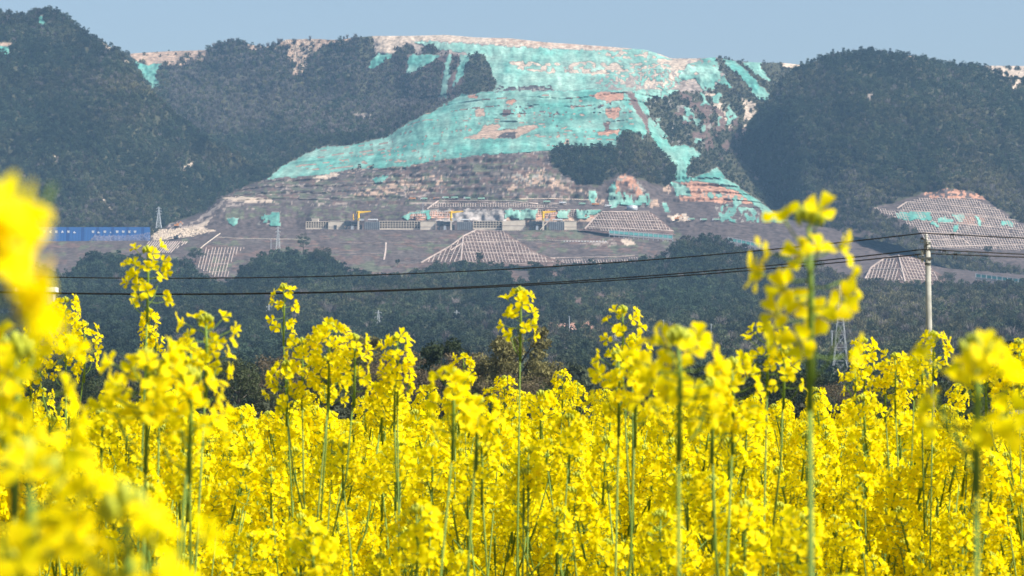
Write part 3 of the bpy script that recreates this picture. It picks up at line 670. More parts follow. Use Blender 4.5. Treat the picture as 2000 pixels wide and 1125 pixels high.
def block(label, x0, x1, ytop, ybot, D, door=False, m_=None, slope=0, dep=9):
    a, b2 = T(x0, ybot, D), T(x1, ybot, D); L = b2.x-a.x; H = T(x0, ytop, D).z-a.z
    t = empty('concrete_block', (a.x, D, a.z)); tag(t, label, 'concrete wall', 'concrete housings on the terrace')
    mb = MB(); d = slope*PXM
    v = [(0, 0, -3), (L, 0, -3), (L, dep, -3), (0, dep, -3), (0, 0, H), (L, 0, H+d), (L, dep, H+d), (0, dep, H)]
    mb.add(v, [(0, 3, 2, 1), (4, 5, 6, 7), (0, 1, 5, 4), (2, 3, 7, 6), (0, 4, 7, 3), (1, 2, 6, 5)]).build('wall', m_ or M_CONC2, t)
    MB().box((L/2, -.12, H*.36), (L*.995, .25, .3)).build('joint', M_CONC, t)
    MB().box((L/2, dep/2, H+d/2+.25), (L+.6, dep+.6, .5)).build('coping', M_CONC2, t) if not slope else None
    if door:
        dr = MB().box((L*.44, -.15, 2.6), (3.0, .35, 5.2)).build('door_opening', M_DARK, t)
        MB().box((L*.44-1.7, -.2, 2.7), (.4, .5, 5.6)).build('door_frame', M_GREYC, t); MB().box((L*.44, -.2, 5.5), (3.8, .5, .4)).build('door_frame', M_GREYC, t)
block('pale concrete housing with a dark doorway left of the leftmost crane', 641, 673, 432, 449, 3392, True)
block('plain pale concrete housing left of the middle crane', 821, 851, 432, 449, 3392)
block('pale concrete ramp wall left of the right crane', 981, 1026, 432, 445, 3392, slope=2)
block('pale concrete housing right of the right crane', 1088, 1126, 432, 449, 3392)
block('small low concrete hut behind the left framed wall', 609, 622, 427, 434, 3420)
def station(idx, label, x, D=3386):
    """crusher station: dark steel frame, hopper, ribbed grey housing, white roof beam, chute"""
    a = T(x, 449, D); k = PXM
    t = empty('crusher_station', (a.x, D, a.z)); tag(t, label, 'crusher', 'crusher stations on the terrace')
    X = lambda px: (px)*k
    Z = lambda py: (449-py)*k
    mb = MB()
    mb.box((X(-21), 4, Z(436)), (X(13), 6, X(9))); mb.box((X(-13), 5, Z(440)), (X(26), 3, X(2))); mb.box((X(-24), 3, Z(446)), (X(5), 5, X(6))); mb.box((X(4), 4, Z(444)), (X(5), 5, X(10))); mb.bar((X(-27), 2, Z(447)), (X(-12), 3, Z(432)), 1.6, 1.0); mb.box((X(-10), 4, Z(435)), (X(16), 7, X(5)))
    for q in (-18, -12, -6): mb.bar((X(q), 1, -3), (X(q), 1, Z(436)), .7)
    for q in (-18, -12): mb.bar((X(q), 1, 0), (X(q+6), 1, Z(438)), .4)
    mb.build('steel_frame', M_DARK, t)
    MB().box((X(-12), 3, Z(445)), (X(5), 5, X(8))).build('motor_housing', M_STEEL, t)
    hp = MB(); hp.add([(X(-16), 0, Z(433)), (X(-2), 0, Z(433)), (X(-2), 8, Z(433)), (X(-16), 8, Z(433)), (X(-12), 2, Z(438)), (X(-6), 2, Z(438)), (X(-6), 6, Z(438)), (X(-12), 6, Z(438))],
                      [(0, 1, 5, 4), (1, 2, 6, 5), (2, 3, 7, 6), (3, 0, 4, 7), (4, 5, 6, 7)]).build('hopper', M_GREYC, t)
    hs = MB().box((X(26), 5, Z(441)), (X(30), 10, X(16))).build('housing', M_GREYC, t)
    rb = MB().box((0, -.2, Z(441)), (.35, .5, X(15.6))).mesh('rib', M_DARK)
    for q in range(12, 41, 4):
        o = link('rib', rb, hs); o.location = (X(q), 0, 0)
    MB().box((X(28), 4, Z(428.6)), (X(19), 9, X(2))).build('roof', M_WHITE, t)
    for q in (20, 36): MB().bar((X(q), 4, Z(433)), (X(q), 4, Z(429)), .5).build('roof_post', M_STEEL, t)
    MB().box((X(0), -.5, Z(440)), (X(3.2), 2, X(19))).build('pier', M_CONC2, t)
    MB().box((X(6), 2, Z(429)), (X(10), 4, X(3.5))).build('walkway', M_STEEL, t)
    if idx == 2: MB().bar((X(-6), -1.5, Z(449)), (X(8), 1, Z(434)), 2.0, .6).build('chute', M_CONC2, t)
    c = empty('jib_crane', (a.x, D-.5, a.z+Z(430.5))); tag(c, ('yellow jib crane standing on the left crusher station', 'yellow jib crane standing on the middle crusher station', 'yellow jib crane standing on the right crusher station')[idx], 'crane', 'yellow jib cranes on the terrace')
    ms = MB(); ms.tube([(0, 0, 0), (0, 0, X(15))], [1.5, 1.3], 10); ms.tube([(0, 0, X(15)), (0, 0, X(17.5))], [1.6, 1.6], 10); ms.build('mast', M_YEL, c)
    jb = MB(); L = X(24)
    jb.add([(-1, -.8, X(13)), (L, -.4, X(17)), (L, .4, X(17)), (-1, .8, X(13)), (-1, -.8, X(18)), (L, -.4, X(18.5)), (L, .4, X(18.5)), (-1, .8, X(18))], [(0, 3, 2, 1), (4, 5, 6, 7), (0, 1, 5, 4), (2, 3, 7, 6), (0, 4, 7, 3), (1, 2, 6, 5)])
    jb.build('jib', M_YEL, c)
    hb = MB().bar((L-1, 0, X(17)), (L-1, 0, X(13)), .18).build('hook_rope', M_DARK, c)
    MB().box((-1.6, 0, X(15.5)), (1.4, 1.6, 1.8)).build('counterweight', M_YEL, c)
    MB().box((1.0, -1.2, X(3)), (1.2, .8, 1.6)).build('control_box', M_STEEL, c)
station(0, 'dark crusher station under the leftmost yellow crane', 700)
station(1, 'dark crusher station under the middle yellow crane', 881)
station(2, 'dark crusher station with a slanting chute under the right yellow crane', 1061)
pz = T(690, 430, 3386); c = empty('warning_post', pz); tag(c, 'short yellow post on the left crusher station beside the crane', 'post')
MB().tube([(0, 0, 0), (0, 0, 7.5)], .5, 8).build('post', M_YEL, c); MB().box((.3, -.3, 1), (1.4, .6, 1.2)).build('bracket', M_YEL, c)
p, n = hit(1235, 411); p = p or T(1235, 411, 3480)
t = empty('storage_tank', T(1235, 411.5, p.y)); tag(t, 'silver cylindrical tank above the flat topped lattice mound', 'tank')
tb = MB().tube([(0, 6.6, -1), (0, 6.6, 6.6)], 6.6, 28).build('tank_shell', M_STEEL, t, True)
MB().tube([(0, 6.6, 6.62), (0, 6.6, 7.4)], [6.7, .4], 28).build('roof', M_WHITE, t)
MB().tube([(0, 6.6, 3.2), (0, 6.6, 3.5)], 6.75, 28).build('ring', M_STEEL, t); MB().box((4.6, 1.5, 3), (.5, .3, 7)).build('ladder', M_WHITE, t)

# trucks and excavators
wheel_me = MB().tube([(-.25, 0, 0), (.25, 0, 0)], .62, 12).mesh('wheel', M_TYRE)
def truck(label, px, py, flip, cabm, bedm, s=1.0):
    p, n = hit(px, py)
    if p is None: return
    t = empty('dump_truck', p + Vector((0, -1.5, .2)), math.pi if flip else 0); t.scale = (s, s, s); tag(t, label, 'truck', 'trucks parked on the quarry roads')
    MB().box((0, 0, .95), (8.2, 1.1, .35)).build('chassis', M_DARK, t)
    cb = MB(); cb.add([(-4.3, -1.2, .8), (-2.4, -1.2, .8), (-2.4, 1.2, .8), (-4.3, 1.2, .8), (-4.1, -1.15, 3.1), (-2.4, -1.15, 3.2), (-2.4, 1.15, 3.2), (-4.1, 1.15, 3.1)], [(0, 3, 2, 1), (4, 5, 6, 7), (0, 1, 5, 4), (2, 3, 7, 6), (0, 4, 7, 3), (1, 2, 6, 5)])
    cb = cb.build('cab', cabm, t); MB().box((-3.3, -1.2, 2.4), (1.1, .08, .8)).build('window', M_GLASS, cb); MB().box((-4.24, 0, 2.45), (.08, 2.0, .85)).build('windscreen', M_GLASS, cb)
    MB().add([(-2.1, -1.25, 1.2), (4.1, -1.25, 1.2), (4.1, 1.25, 1.2), (-2.1, 1.25, 1.2), (-2.1, -1.3, 3.0), (4.4, -1.3, 2.8), (4.4, 1.3, 2.8), (-2.1, 1.3, 3.0)], [(0, 3, 2, 1), (4, 5, 6, 7), (0, 1, 5, 4), (2, 3, 7, 6), (0, 4, 7, 3), (1, 2, 6, 5)]).build('bed', bedm, t)
    for x in (-3.2, 1.6, 3.1):
        for y in (-1.15, 1.15):
            o = link('wheel', wheel_me, t); o.location = (x, y, .62); o.rotation_euler = (0, 0, math.pi/2)
def excavator(label, px, py, flip, m_):
    p, n = hit(px, py)
    if p is None: return
    t = empty('excavator', p + Vector((0, -1.5, .2)), math.pi if flip else 0); t.scale = (1.5,)*3; tag(t, label, 'excavator', 'excavators at the quarry')
    for y in (-1.1, 1.1): MB().tube([(-1.6, y, .5), (1.6, y, .5)], .5, 8).build('track', M_TYRE, t)
    MB().box((-.2, 0, 1.6), (3.2, 2.4, 1.1)).build('body', m_, t); cb = MB().box((.8, -.7, 2.5), (1.3, 1.0, 1.3)).build('cab', m_, t)
    MB().box((1.46, -.7, 2.6), (.06, .8, .9)).build('window', M_GLASS, cb)
    MB().bar((1.2, .4, 1.9), (3.4, .4, 4.6), .5).build('boom', m_, t); MB().bar((3.4, .4, 4.6), (5.0, .4, 2.2), .4).build('stick', m_, t)
    MB().add([(4.6, -.2, 2.2), (5.4, -.2, 2.2), (5.4, 1.0, 2.2), (4.6, 1.0, 2.2), (4.4, -.2, 1.2), (5.0, -.2, 1.1), (5.0, 1.0, 1.1), (4.4, 1.0, 1.2)], [(0, 1, 2, 3), (7, 6, 5, 4), (0, 4, 5, 1), (2, 6, 7, 3), (3, 7, 4, 0), (1, 5, 6, 2)]).build('bucket', M_DARK, t)
for lb, x, y, fl, cm, bm_ in (('orange dump truck at the left end of the upper haul road', 805, 391, 0, M_ORANGE, M_ORANGE), ('grey green dump truck second from the left on the upper haul road', 828, 391, 0, M_WHITE, M_TGREEN),
        ('orange dump truck just left of the long lattice row', 853, 390, 0, M_ORANGE, M_PINK), ('green dump truck above the left end of the long lattice row', 870, 389, 0, M_WHITE, M_TGREEN),
        ('green dump truck right behind another green one on the upper road', 888, 389, 0, M_TGREEN, M_TGREEN), ('green dump truck with a pale cab above the middle crane', 912, 390, 0, M_WHITE, M_TGREEN),
        ('light green dump truck right of the middle crane on the upper road', 940, 391, 1, M_TGREEN, M_TGREEN), ('green dump truck on the sloping right end of the haul road', 1068, 397, 0, M_TGREEN, M_TGREEN),
        ('white green dump truck above the right end of the lattice band', 1099, 399, 0, M_WHITE, M_WHITE), ('green dump truck left of the orange one near the knoll', 1137, 401, 0, M_TGREEN, M_TGREEN),
        ('orange dump truck at the foot of the teal net knoll', 1163, 402, 1, M_ORANGE, M_ORANGE), ('white dump truck left of the silver tank', 1188, 405, 0, M_WHITE, M_WHITE),
        ('pale green dump truck nearest the cream cut on the right terrace', 1350, 431, 0, M_WHITE, M_TGREEN), ('pale green dump truck in the middle of the right terrace', 1374, 432, 0, M_WHITE, M_TGREEN),
        ('pale green dump truck beside the patchy net on the right terrace', 1398, 432, 0, M_WHITE, M_TGREEN)):
    truck(lb, x, y, fl, cm, bm_, 1.0)
excavator('orange excavator with raised boom above the cream rubble', 345, 444, 0, M_ORANGE)
excavator('dark excavator at the foot of the cream rubble bank', 344, 467, 0, M_DARK)
excavator('orange excavator in front of the cream cut on the right terrace', 1322, 431, 0, M_ORANGE)

# rubble
def rubble(name, label, poly, n, smin, smax, m_, seed, cat='rubble'):
    r = random.Random(seed); mb = MB(); xs = [p[0] for p in poly]; ys = [p[1] for p in poly]; k = 0; tries = 0
    while k < n and tries < n*8:
        tries += 1
        x, y = r.uniform(min(xs), max(xs)), r.uniform(min(ys), max(ys))
        if not inpoly(np.array([x]), np.array([y]), poly)[0]: continue
        p, nn = hit(x, y)
        if p is None: continue
        s = r.uniform(smin, smax); R = Euler((r.uniform(0, 6), r.uniform(0, 6), r.uniform(0, 6))).to_matrix()
        vs = [R @ Vector(v) * s * r.uniform(.7, 1.2) + p for v in ((1, 0, 0), (-1, 0, 0), (0, .8, 0), (0, -.8, 0), (0, 0, .7), (0, 0, -.7))]
        mb.add(vs, [(0, 2, 4), (2, 1, 4), (1, 3, 4), (3, 0, 4), (2, 0, 5), (1, 2, 5), (3, 1, 5), (0, 3, 5)]); k += 1
    o = mb.build(name, m_); tag(o, label, cat, None, 'stuff')
rubble('rubble', 'bank of cream broken rock beside the blue fence', [(296, 450), (360, 446), (420, 449), (380, 462), (300, 470)], 700, .5, 1.7, M_ROCK, 1)
rubble('rubble', 'heap of pinkish rubble in the wood above the field', [(1068, 640), (1090, 631), (1120, 632), (1155, 634), (1160, 640), (1128, 650), (1080, 647)], 420, .3, 1.1, M_PINK, 2)
rubble('rubble', 'cream stones spilling down the gully at the crest', [(556, 76), (622, 76), (604, 112), (590, 146), (574, 140), (563, 105)], 350, .6, 2.0, M_ROCK, 3)

# blue fence
a, b2 = T(70, 470.5, 3392), T(293, 470.5, 3392); L = b2.x-a.x; H = T(70, 443.5, 3392).z-a.z
t = empty('blue_fence', (a.x, 3392, a.z)); tag(t, 'long blue sheet metal shed wall with white lettering at left', 'fence')
n = 38; pw = L/n
mb = MB()
pm = MB(); 
for k in range(4): pm.box((pw*(k+.5)/4, -.1 if k % 2 else .1, H/2-1), (pw/4+.01, .3, H+2))
pm = pm.mesh('panel', M_BLUE); pm2 = pm.copy(); pm2.materials.clear(); pm2.materials.append(M_BLUE2)
for i in range(n):
    o = link('panel', pm if (i*7) % 5 else pm2, t); o.location = (i*pw, 0, -.35*(i/n))
MB().box((L/2, .6, H-.15), (L, .5, .4)).build('top_rail', M_BLUE2, t)
marks = [(74, 'i'), (86, 'h'), (98, 'd'), (109, 's'), (121, 'a'), (133, 's'), (145, 'l'), (181, 's'), (192, 'l'), (204, 's'), (215, 'o'), (228, 's'), (240, 's'), (252, 'd'), (263, 's')]
for mx, kind in marks:                                  # unreadable slogan: blocky white strokes of the size seen
    c = MB(); x = (mx-70)*PXM+.4; z = H*.66; y = -.42
    if kind in 'shd':
        c.box((x, y, z+1.1), (2.9, .1, .7)); c.box((x, y, z-.9), (2.6, .1, .8)); c.box((x, y, z), (1.2, .1, 2.9)); c.box((x-1.0, y-.02, z+.1), (.7, .1, 1.4))
        if kind == 's': c.box((x+1.0, y-.02, z-.1), (.6, .1, 1.9))
    elif kind == 'a': c.bar((x-1.3, y, z-1.2), (x, y, z+1.3), .8, .1, (0, 1, 0)); c.bar((x+1.3, y-.02, z-1.2), (x, y-.02, z+1.3), .8, .1, (0, 1, 0)); c.box((x, y-.04, z-.6), (1.8, .1, .7))
    elif kind == 'l': c.box((x, y, z-1.2), (2.8, .1, .8)); c.bar((x-1.2, y-.02, z-1.0), (x, y-.02, z+.6), .8, .1, (0, 1, 0))
    elif kind == 'o': c.box((x, y, z-.8), (1.2, .1, 1.3))
    else: c.bar((x-.2, y, z-1.3), (x+.5, y, z+1.3), .9, .1, (0, 1, 0))
    c.build('painted_character', M_WHITE, t)
for i in range(0, n+1, 4):
    MB().box((i*pw, .7, H/2-1), (.3, .5, H+1.6)).build('post', M_BLUE2, t)
dust = MB(); r = random.Random(5)
for i in range(1700):
    x = r.uniform(175, 293); top = 459.5 + (1.5*math.sin(x*.7)) if x < 262 else 459.5-(x-262)*.2
    if x < 184: top = 470-(x-175)*1.1
    y = r.uniform(top, 470.5); p = T(x, y, 3389.5-(y-top)*.12); s = r.uniform(.22, .62)
    R = Euler((r.uniform(0, 6), r.uniform(0, 6), 0)).to_matrix()
    dust.add([R @ Vector(v)*s + p for v in ((1, 0, 0), (-1, 0, 0), (0, .8, 0), (0, -.8, 0), (0, 0, .7), (0, 0, -.7))], [(0, 2, 4), (2, 1, 4), (1, 3, 4), (3, 0, 4), (2, 0, 5), (1, 2, 5), (3, 1, 5), (0, 3, 5)])
tag(dust.build('rubble', M_LILAC), 'dusty lilac spoil heaped against the blue fence', 'rubble', None, 'stuff')

# guard fences of the mountain road
def rail_fence(label, p0, p1, D0, D1, n, hpx=7):
    a, b2 = T(p0[0], p0[1], D0), T(p1[0], p1[1], D1); t = empty('guard_fence', a); tag(t, label, 'guard fence', 'teal guard fences along the mountain road')
    d = b2-a; H = hpx*D0/FPX
    for i in range(n):
        q0, q1 = d*i/n, d*(i+1)/n
        MB().bar(q0+Vector((0, 0, H*.45)), q1+Vector((0, 0, H*.45)), .2, H*.75).build('panel', M_TEAL, t)
    pm = MB().box((0, -.2, H/2-2), (.7, .4, H+4)).mesh('post', M_STEEL)
    for i in range(n+1):
        o = link('post', pm, t); o.location = d*i/n
    MB().bar(Vector((0, -.1, H)), d+Vector((0, -.1, H)), .5, .4).build('top_rail', M_STEEL, t)
    MB().bar(Vector((0, .3, -1)), d+Vector((0, .3, -1)), 2.5, 1.6).build('deck', M_GREYC, t)
rail_fence('teal guard fence along the road below the flat topped mound', (1190, 456), (1314, 466), 3222, 3235, 13)
rail_fence('teal guard fence crossing the bare slope right of the wooded dip', (1422, 470), (1492, 484), 3120, 3120, 8)
rail_fence('teal guard fence on the road at the right frame edge', (1906, 541), (2030, 556), 2880, 2860, 12)
# white sacks
sk = MB().add([(-.9, -.5, 0), (.9, -.5, 0), (.9, .5, 0), (-.9, .5, 0), (-.6, -.4, .95), (.6, -.4, .95), (.6, .4, .95), (-.6, .4, .95)], [(0, 3, 2, 1), (4, 5, 6, 7), (0, 1, 5, 4), (2, 3, 7, 6), (0, 4, 7, 3), (1, 2, 6, 5)]).mesh('sandbag', M_WHITE)
for i in range(15):
    p, nn = hit(1102+i*5.8, 471.6+i*.05)
    if p is None: continue
    o = link('sandbag', sk); o.location = p + Vector((0, -.5, 0)); o.rotation_euler = (0, 0, random.uniform(-.2, .2))
    tag(o, 'white sack in the row along the drain below the terrace', 'sack', 'white sacks laid in a row below the terrace')

# ------------------------------------------------------------------ pylons and poles
def pylon(label, px, py0, py1, D, arms=3, half=2.6, group='lattice pylons in front of the mountain'):
    a, b2 = T(px, py1, D), T(px, py0, D); H = b2.z-a.z
    t = empty('pylon', a); tag(t, label, 'pylon', group)
    wv = lambda z: half*(1-z/H)**1.15+.28
    cs = [(-1, -1), (1, -1), (1, 1), (-1, 1)]
    zs = [H*(1-(1-i/9)**1.25) for i in range(10)]
    th = max(.13, D/FPX*(.62 if D > 1500 else .45))
    for c in cs:
        lg = MB()
        for z0, z1 in zip(zs[:-1], zs[1:]): lg.bar((c[0]*wv(z0), c[1]*wv(z0), z0), (c[0]*wv(z1), c[1]*wv(z1), z1), th)
        lg.build('leg', M_PYLON, t)
    br = MB()
    for z0, z1 in zip(zs[:-1], zs[1:]):
        for i in range(4):
            c, d = cs[i], cs[(i+1) % 4]
            br.bar((c[0]*wv(z0), c[1]*wv(z0), z0), (d[0]*wv(z1), d[1]*wv(z1), z1), th*.55); br.bar((d[0]*wv(z0), d[1]*wv(z0), z0), (c[0]*wv(z1), c[1]*wv(z1), z1), th*.55)
            br.bar((c[0]*wv(z1), c[1]*wv(z1), z1), (d[0]*wv(z1), d[1]*wv(z1), z1), th*.5)
    o = br.build('bracing', M_PYLON, t); o['kind'] = 'stuff'
    for k in range(arms):
        z = H*(.93-.13*k); w2 = half*(1.0+.15*(k == 1)); am = MB()
        am.bar((-w2, 0, z), (w2, 0, z), th*.8); am.bar((-w2, 0, z), (0, 0, z+H*.045), th*.5); am.bar((w2, 0, z), (0, 0, z+H*.045), th*.5); am.build('cross_arm', M_PYLON, t)
        for s in (-1, 1): MB().bar((s*w2*.95, 0, z), (s*w2*.95, 0, z-H*.04), th*.6).build('insulator', M_INS, t)
pylon('slim lattice pylon in the wood left of the middle', 739, 606, 672, 2200, half=2.6)
pylon('slim lattice pylon above the dark evergreen tree', 892, 606, 668, 2250, half=2.4)
pylon('lattice pylon half hidden behind a tall yellow flower head at left', 525, 594, 660, 2300, half=2.2)
pylon('lattice pylon between two flower heads right of the middle', 1202, 652, 712, 1800, half=2.2)
pylon('tall lattice pylon just right of the tallest rapeseed stem', 1642, 556, 760, 1150, half=3.4)
pylon('small lattice pylon on the left hill above the blue fence', 310, 404, 446, 3430, half=3.0)
pylon('lattice pylon on the embankment left of the lone tree', 543, 442, 494, 3160, half=2.4)
def post(label, px, py0, py1, D):
    a, b2 = T(px, py1, D), T(px, py0, D); t = empty('power_pole', a); tag(t, label, 'pole', 'thin power poles in the woods'); H = b2.z-a.z
    MB().tube([(0, 0, -2), (0, 0, H)], [.34, .22], 7).build('pole', M_STEEL, t); MB().bar((-1, 0, H*.92), (1, 0, H*.92), .2).build('cross_arm', M_STEEL, t)
post('thin pole rising from the pinkish rubble heap', 1112, 617, 640, 2000)
post('thin pole in the dark wood right of the rubble heap', 1296, 624, 648, 2000)
post('thin pole in the wood left of the tallest flower', 1389, 632, 655, 2000)
post('thin pole on the lower embankment left of the woods', 529, 466, 506, 3100)
post('thin pale mast on the terrace left of the middle crane', 826, 396, 424, 3420)
post('thin pole just left of the tall lattice pylon', 1625, 645, 668, 1500)

# hut at left
a = T(32, 592, 1900); t = empty('flat_roofed_hut', a); tag(t, 'flat white roofed hut half hidden by the blurred flower at left', 'hut')
k = 1900/FPX; MB().box((36*k, 6, 10*k), (70*k, 10, 24*k)).build('wall', M_CONC, t); MB().box((37*k, 6, 27*k), (78*k, 13, 9*k)).build('roof', M_WHITE, t)
MB().box((14*k, .9, 10*k), (9*k, .3, 10*k)).build('window', M_GLASS, t); MB().box((55*k, .9, 8*k), (9*k, .3, 16*k)).build('door', M_DARK, t)
mb = MB(); a = T(62, 602, 1860); k = 1860/FPX; N_ = 12
vs = [a + Vector((((i/N_)-.5)*30*k, .6*math.sin(i*1.3)+j*.25, (5-j*(5+4*math.sin(i*.9)**2+(4 if 4 < i < 8 else 0)))*k)) for j in range(3) for i in range(N_+1)]
mb.add(vs, [(j*(N_+1)+i, j*(N_+1)+i+1, (j+1)*(N_+1)+i+1, (j+1)*(N_+1)+i) for j in range(2) for i in range(N_)])
tag(mb.build('tarpaulin', M_TARP), 'small teal tarpaulin hanging below the flat roofed hut', 'tarpaulin')
# teal field fence at the far right of the field
rail_fence('teal mesh fence at the far end of the field at right', (1956, 828), (2040, 829), 130, 130, 5, hpx=19)

# ------------------------------------------------------------------ forest (instanced, one object per wood)
def leaf_mass(r, centers, rad, nleaf, lsize, up=.3, squash=.8):
    """random leaf triangles through clumps; returns V, F"""
    n = len(centers)*nleaf
    c = np.repeat(np.array(centers), nleaf, 0); rr = np.repeat(np.array(rad), nleaf)
    d = r.normal(size=(n, 3)); d /= np.linalg.norm(d, axis=1, keepdims=True)
    p = c + d*(rr*r.uniform(.35, 1, n)**.5)[:, None]*np.array([1, 1, squash])
    a = r.normal(size=(n, 3)); a /= np.linalg.norm(a, axis=1, keepdims=True); a[:, 2] += up
    b = np.cross(a, r.normal(size=(n, 3))); b /= np.linalg.norm(b, axis=1, keepdims=True)
    s = (lsize*r.uniform(.6, 1.4, n))[:, None]
    V = np.stack([p-a*s*.5-b*s*.35, p-a*s*.5+b*s*.35, p+a*s*.7], 1).reshape(-1, 3)
    return V, np.arange(3*n).reshape(-1, 3)
protos = bpy.data.collections.new('tree_prototypes')
def proto_tree(i, kind):
    r = np.random.default_rng(100+i)
    if kind == 'round':
        cs, rd = [], []
        for k in range(16):
            a, z = r.uniform(0, 6.28), r.uniform(.25, .95); q = .42*math.sin(min(1, (1-z)*1.5+.35)*1.57)*r.uniform(.3, 1)
            cs.append((q*math.cos(a), q*math.sin(a), z)); rd.append(r.uniform(.13, .22))
        V, F = leaf_mass(r, cs, rd, 16, .12)
    elif kind == 'plume':                       # upright bamboo and scrub sprays
        n = 150; a = r.uniform(0, 6.28, n); q = .30*r.uniform(0, 1, n)**.5
        b = np.stack([q*np.cos(a), q*np.sin(a), r.uniform(0, .25, n)], 1); h = r.uniform(.45, 1.0, n)
        tip = b + np.stack([.25*np.cos(a)*h, .25*np.sin(a)*h, h-b[:, 2]], 1); t = r.uniform(0, .75, n)[:, None]
        p0 = b*(1-t)+tip*t; p1 = b*(1-t-.22)+tip*(t+.22)
        sd = r.normal(size=(n, 3))*.045
        V = np.stack([p0-sd, p0+sd, p1+sd*.6], 1).reshape(-1, 3); F = np.arange(3*n).reshape(-1, 3)
        V2, F2 = leaf_mass(r, [(0, 0, .3), (.12, .05, .5), (-.1, -.05, .6), (.02, .1, .75)], [.22, .2, .18, .14], 26, .1, up=.8); F = np.vstack([F, F2+len(V)]); V = np.vstack([V, V2])
    else:                                       # bare grey twigs
        n = 120; a = r.uniform(0, 6.28, n); b = np.stack([.05*np.cos(a), .05*np.sin(a), r.uniform(.1, .5, n)], 1); sp = r.uniform(.1, .42, n)
        tip = np.stack([sp*np.cos(a), sp*np.sin(a), b[:, 2]+r.uniform(.3, .55, n)], 1); sd = r.normal(size=(n, 3))*.02
        V = np.stack([b-sd, b+sd, tip], 1).reshape(-1, 3); F = np.arange(3*n).reshape(-1, 3)
        V2, F2 = leaf_mass(r, [(0, 0, .5), (.2, 0, .7), (-.2, .1, .7), (0, -.2, .8)], [.25, .2, .2, .2], 14, .06); F = np.vstack([F, F2+len(V)]); V = np.vstack([V, V2])
    o = bpy.data.objects.new('tree_proto_%d' % i, mesh_np('tree_proto', V, F)); o.data.materials.append(M_LEAF); protos.objects.link(o)
for i, k in enumerate(['round']*4+['plume']*4+['bare']*2): proto_tree(i, k)
def gn_instances(name, pts, scale, rot, idx, coll, tint=None, sxy=None):
    me = bpy.data.meshes.new(name); me.vertices.add(len(pts)); me.vertices.foreach_set('co', np.asarray(pts, np.float32).ravel())
    sv = np.stack([scale*(sxy if sxy is not None else 1)]*2+[scale], 1).astype(np.float32)
    me.attributes.new('inst_scale', 'FLOAT_VECTOR', 'POINT').data.foreach_set('vector', sv.ravel())
    me.attributes.new('inst_rot', 'FLOAT_VECTOR', 'POINT').data.foreach_set('vector', np.asarray(rot, np.float32).ravel())
    me.attributes.new('inst_idx', 'INT', 'POINT').data.foreach_set('value', np.asarray(idx, np.int32))
    if tint is not None:
        me.attributes.new('tint', 'FLOAT_COLOR', 'POINT').data.foreach_set('color', np.concatenate([tint, np.ones((len(pts), 1))], 1).astype(np.float32).ravel())
    o = link(name, me)
    ng = bpy.data.node_groups.new(name, 'GeometryNodeTree'); N = ng.nodes; L = ng.links.new
    ng.interface.new_socket('Geometry', in_out='INPUT', socket_type='NodeSocketGeometry'); ng.interface.new_socket('Geometry', in_out='OUTPUT', socket_type='NodeSocketGeometry')
    gi, go = N.new('NodeGroupInput'), N.new('NodeGroupOutput')
    ci = N.new('GeometryNodeCollectionInfo'); ci.inputs[0].default_value = coll; ci.inputs['Separate Children'].default_value = True; ci.inputs['Reset Children'].default_value = True
    ip = N.new('GeometryNodeInstanceOnPoints'); ip.inputs['Pick Instance'].default_value = True
    L(gi.outputs[0], ip.inputs['Points']); L(ci.outputs[0], ip.inputs['Instance'])
    for nm, ty, sk_ in (('inst_scale', 'FLOAT_VECTOR', 'Scale'), ('inst_rot', 'FLOAT_VECTOR', 'Rotation'), ('inst_idx', 'INT', 'Instance Index')):
        na = N.new('GeometryNodeInputNamedAttribute'); na.data_type = ty; na.inputs[0].default_value = nm
        src = na.outputs[0]
        if sk_ == 'Rotation':
            er = N.new('FunctionNodeEulerToRotation'); L(src, er.inputs[0]); src = er.outputs[0]
        L(src, ip.inputs[sk_])
    L(ip.outputs[0], go.inputs[0])
    md = o.modifiers.new('scatter', 'NODES'); md.node_group = ng
    return o
TINTS = dict(dark=(.022, .036, .022), green=(.046, .068, .030), olive=(.125, .112, .055), grey=(.135, .12, .105), brown=(.13, .10, .065))
